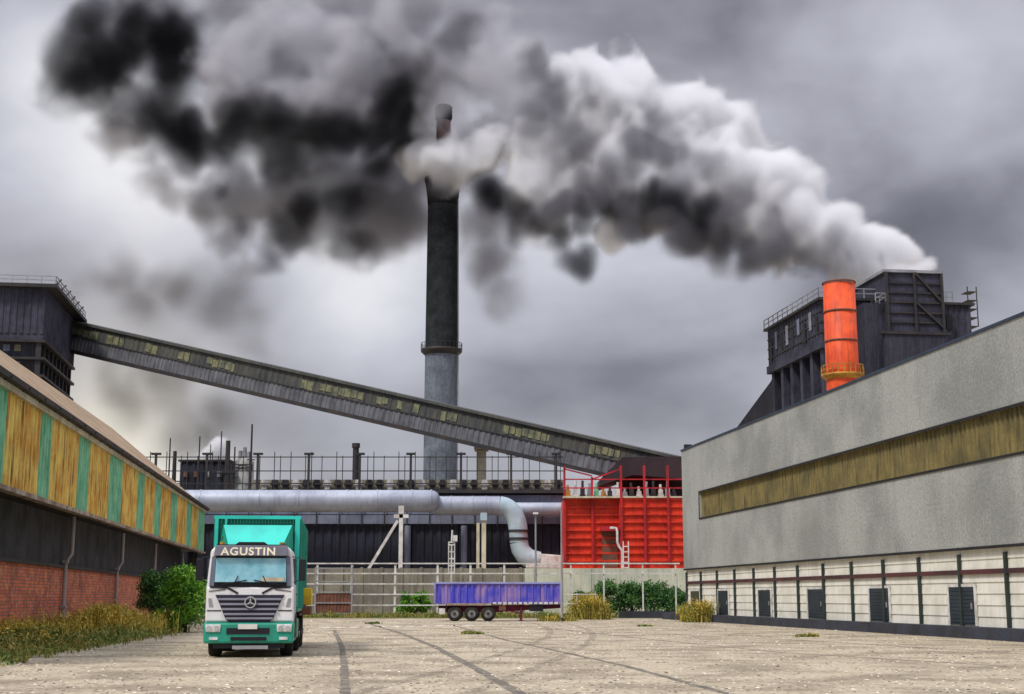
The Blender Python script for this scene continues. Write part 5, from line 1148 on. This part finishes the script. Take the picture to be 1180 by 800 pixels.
ball = scatter([(275, 95, 36), (320, 88, 60), (370, 92, 62), (420, 95, 56), (465, 80, 40), (500, 58, 30)], 256, 266, 34, seed=28, k0=.6, k1=.9)
volume_object('rounded_grey_billow', 'large rounded mid grey billow above the long black smoke patch', ball, 0.30, 0.85, GREYS, warp=(3.5, 17), fine=.40, seed=29, edge=.7)
dk = scatter([(150, 120, 30), (190, 150, 36), (235, 195, 42), (290, 245, 42), (350, 245, 62), (410, 225, 78), (460, 240, 72), (475, 180, 64), (455, 110, 50)], 272, 274, 56, seed=31, k0=.6, k1=.9)
dk += scatter([(100, 100, 30), (140, 110, 34), (240, 60, 30), (250, 15, 50), (340, 10, 50), (430, 15, 50), (160, 10, 44), (90, 20, 30)], 268, 272, 30, seed=34, k0=.6, k1=.9)
dk += scatter([(450, 60, 40), (490, 20, 44), (530, 60, 44), (590, 100, 50), (640, 110, 40)], 262, 256, 16, seed=33, k0=.6, k1=.8) + [sb(560, 300, 50, 262), sb(575, 335, 34, 262), sb(550, 265, 40, 262), sb(300, 290, 22, 262), sb(480, 240, 40, 266)]
volume_object('dark_grey_smoke_bank', 'slate grey rolling smoke hanging left of the chimney top', dk, 0.22, 0.9, DARKG, warp=(4.2, 22), fine=.34, seed=15, edge=.9)
grey = scatter([(490, 85, 60), (420, 88, 72), (340, 90, 84), (290, 75, 60)], 268, 272, 34, seed=8, k0=.55, k1=.85)
grey += scatter([(460, 70, 50), (520, 85, 50), (580, 80, 50), (630, 85, 40)], 262, 256, 22, seed=9, k0=.65, k1=.95)
grey += scatter([(130, 130, 40), (190, 190, 40), (270, 230, 34), (320, 205, 34)], 272, 272, 16, seed=18, k0=.6, k1=.9)
volume_object('grey_smoke_bank', 'pale grey rounded smoke masses above and left of the chimney', grey, 0.20, 0.9, GREYS, warp=(5.5, 18), fine=.34, seed=14, edge=.8)
veil = [sb(508, 130, 26, 249), sb(524, 115, 24, 249), sb(495, 148, 24, 249)]
volume_object('tip_veil', 'thin grey smoke veiling the reddish chimney tip', veil, 0.22, .6, GREYS, warp=(1.8, 9), fine=.3, seed=52, edge=1.2)
far_ = scatter([(110, 345, 26), (165, 342, 46), (220, 355, 52), (285, 375, 36)], 400, 400, 22, seed=41, k0=.7, k1=1.1) + scatter([(150, 445, 34), (200, 468, 50), (250, 490, 40)], 400, 400, 18, seed=42, k0=.7, k1=1.1)
volume_object('brown_smoke_drift', 'soft brownish grey smoke drifting low on the left behind the conveyor gallery', far_, 0.13, 2.2, BROWN, warp=(5, 40), fine=.12, seed=16, edge=1.6)
puff = [sb(243, 522, 13, 244), sb(250, 514, 13, 244), sb(256, 524, 11, 244), sb(236, 526, 10, 244), sb(247, 530, 12, 244)]
volume_object('small_steam_puff', 'small white steam puff above the far dark block on the left', puff, 1.6, .3, STEAM, warp=(.5, 2.5), fine=.12, seed=17, edge=.5)
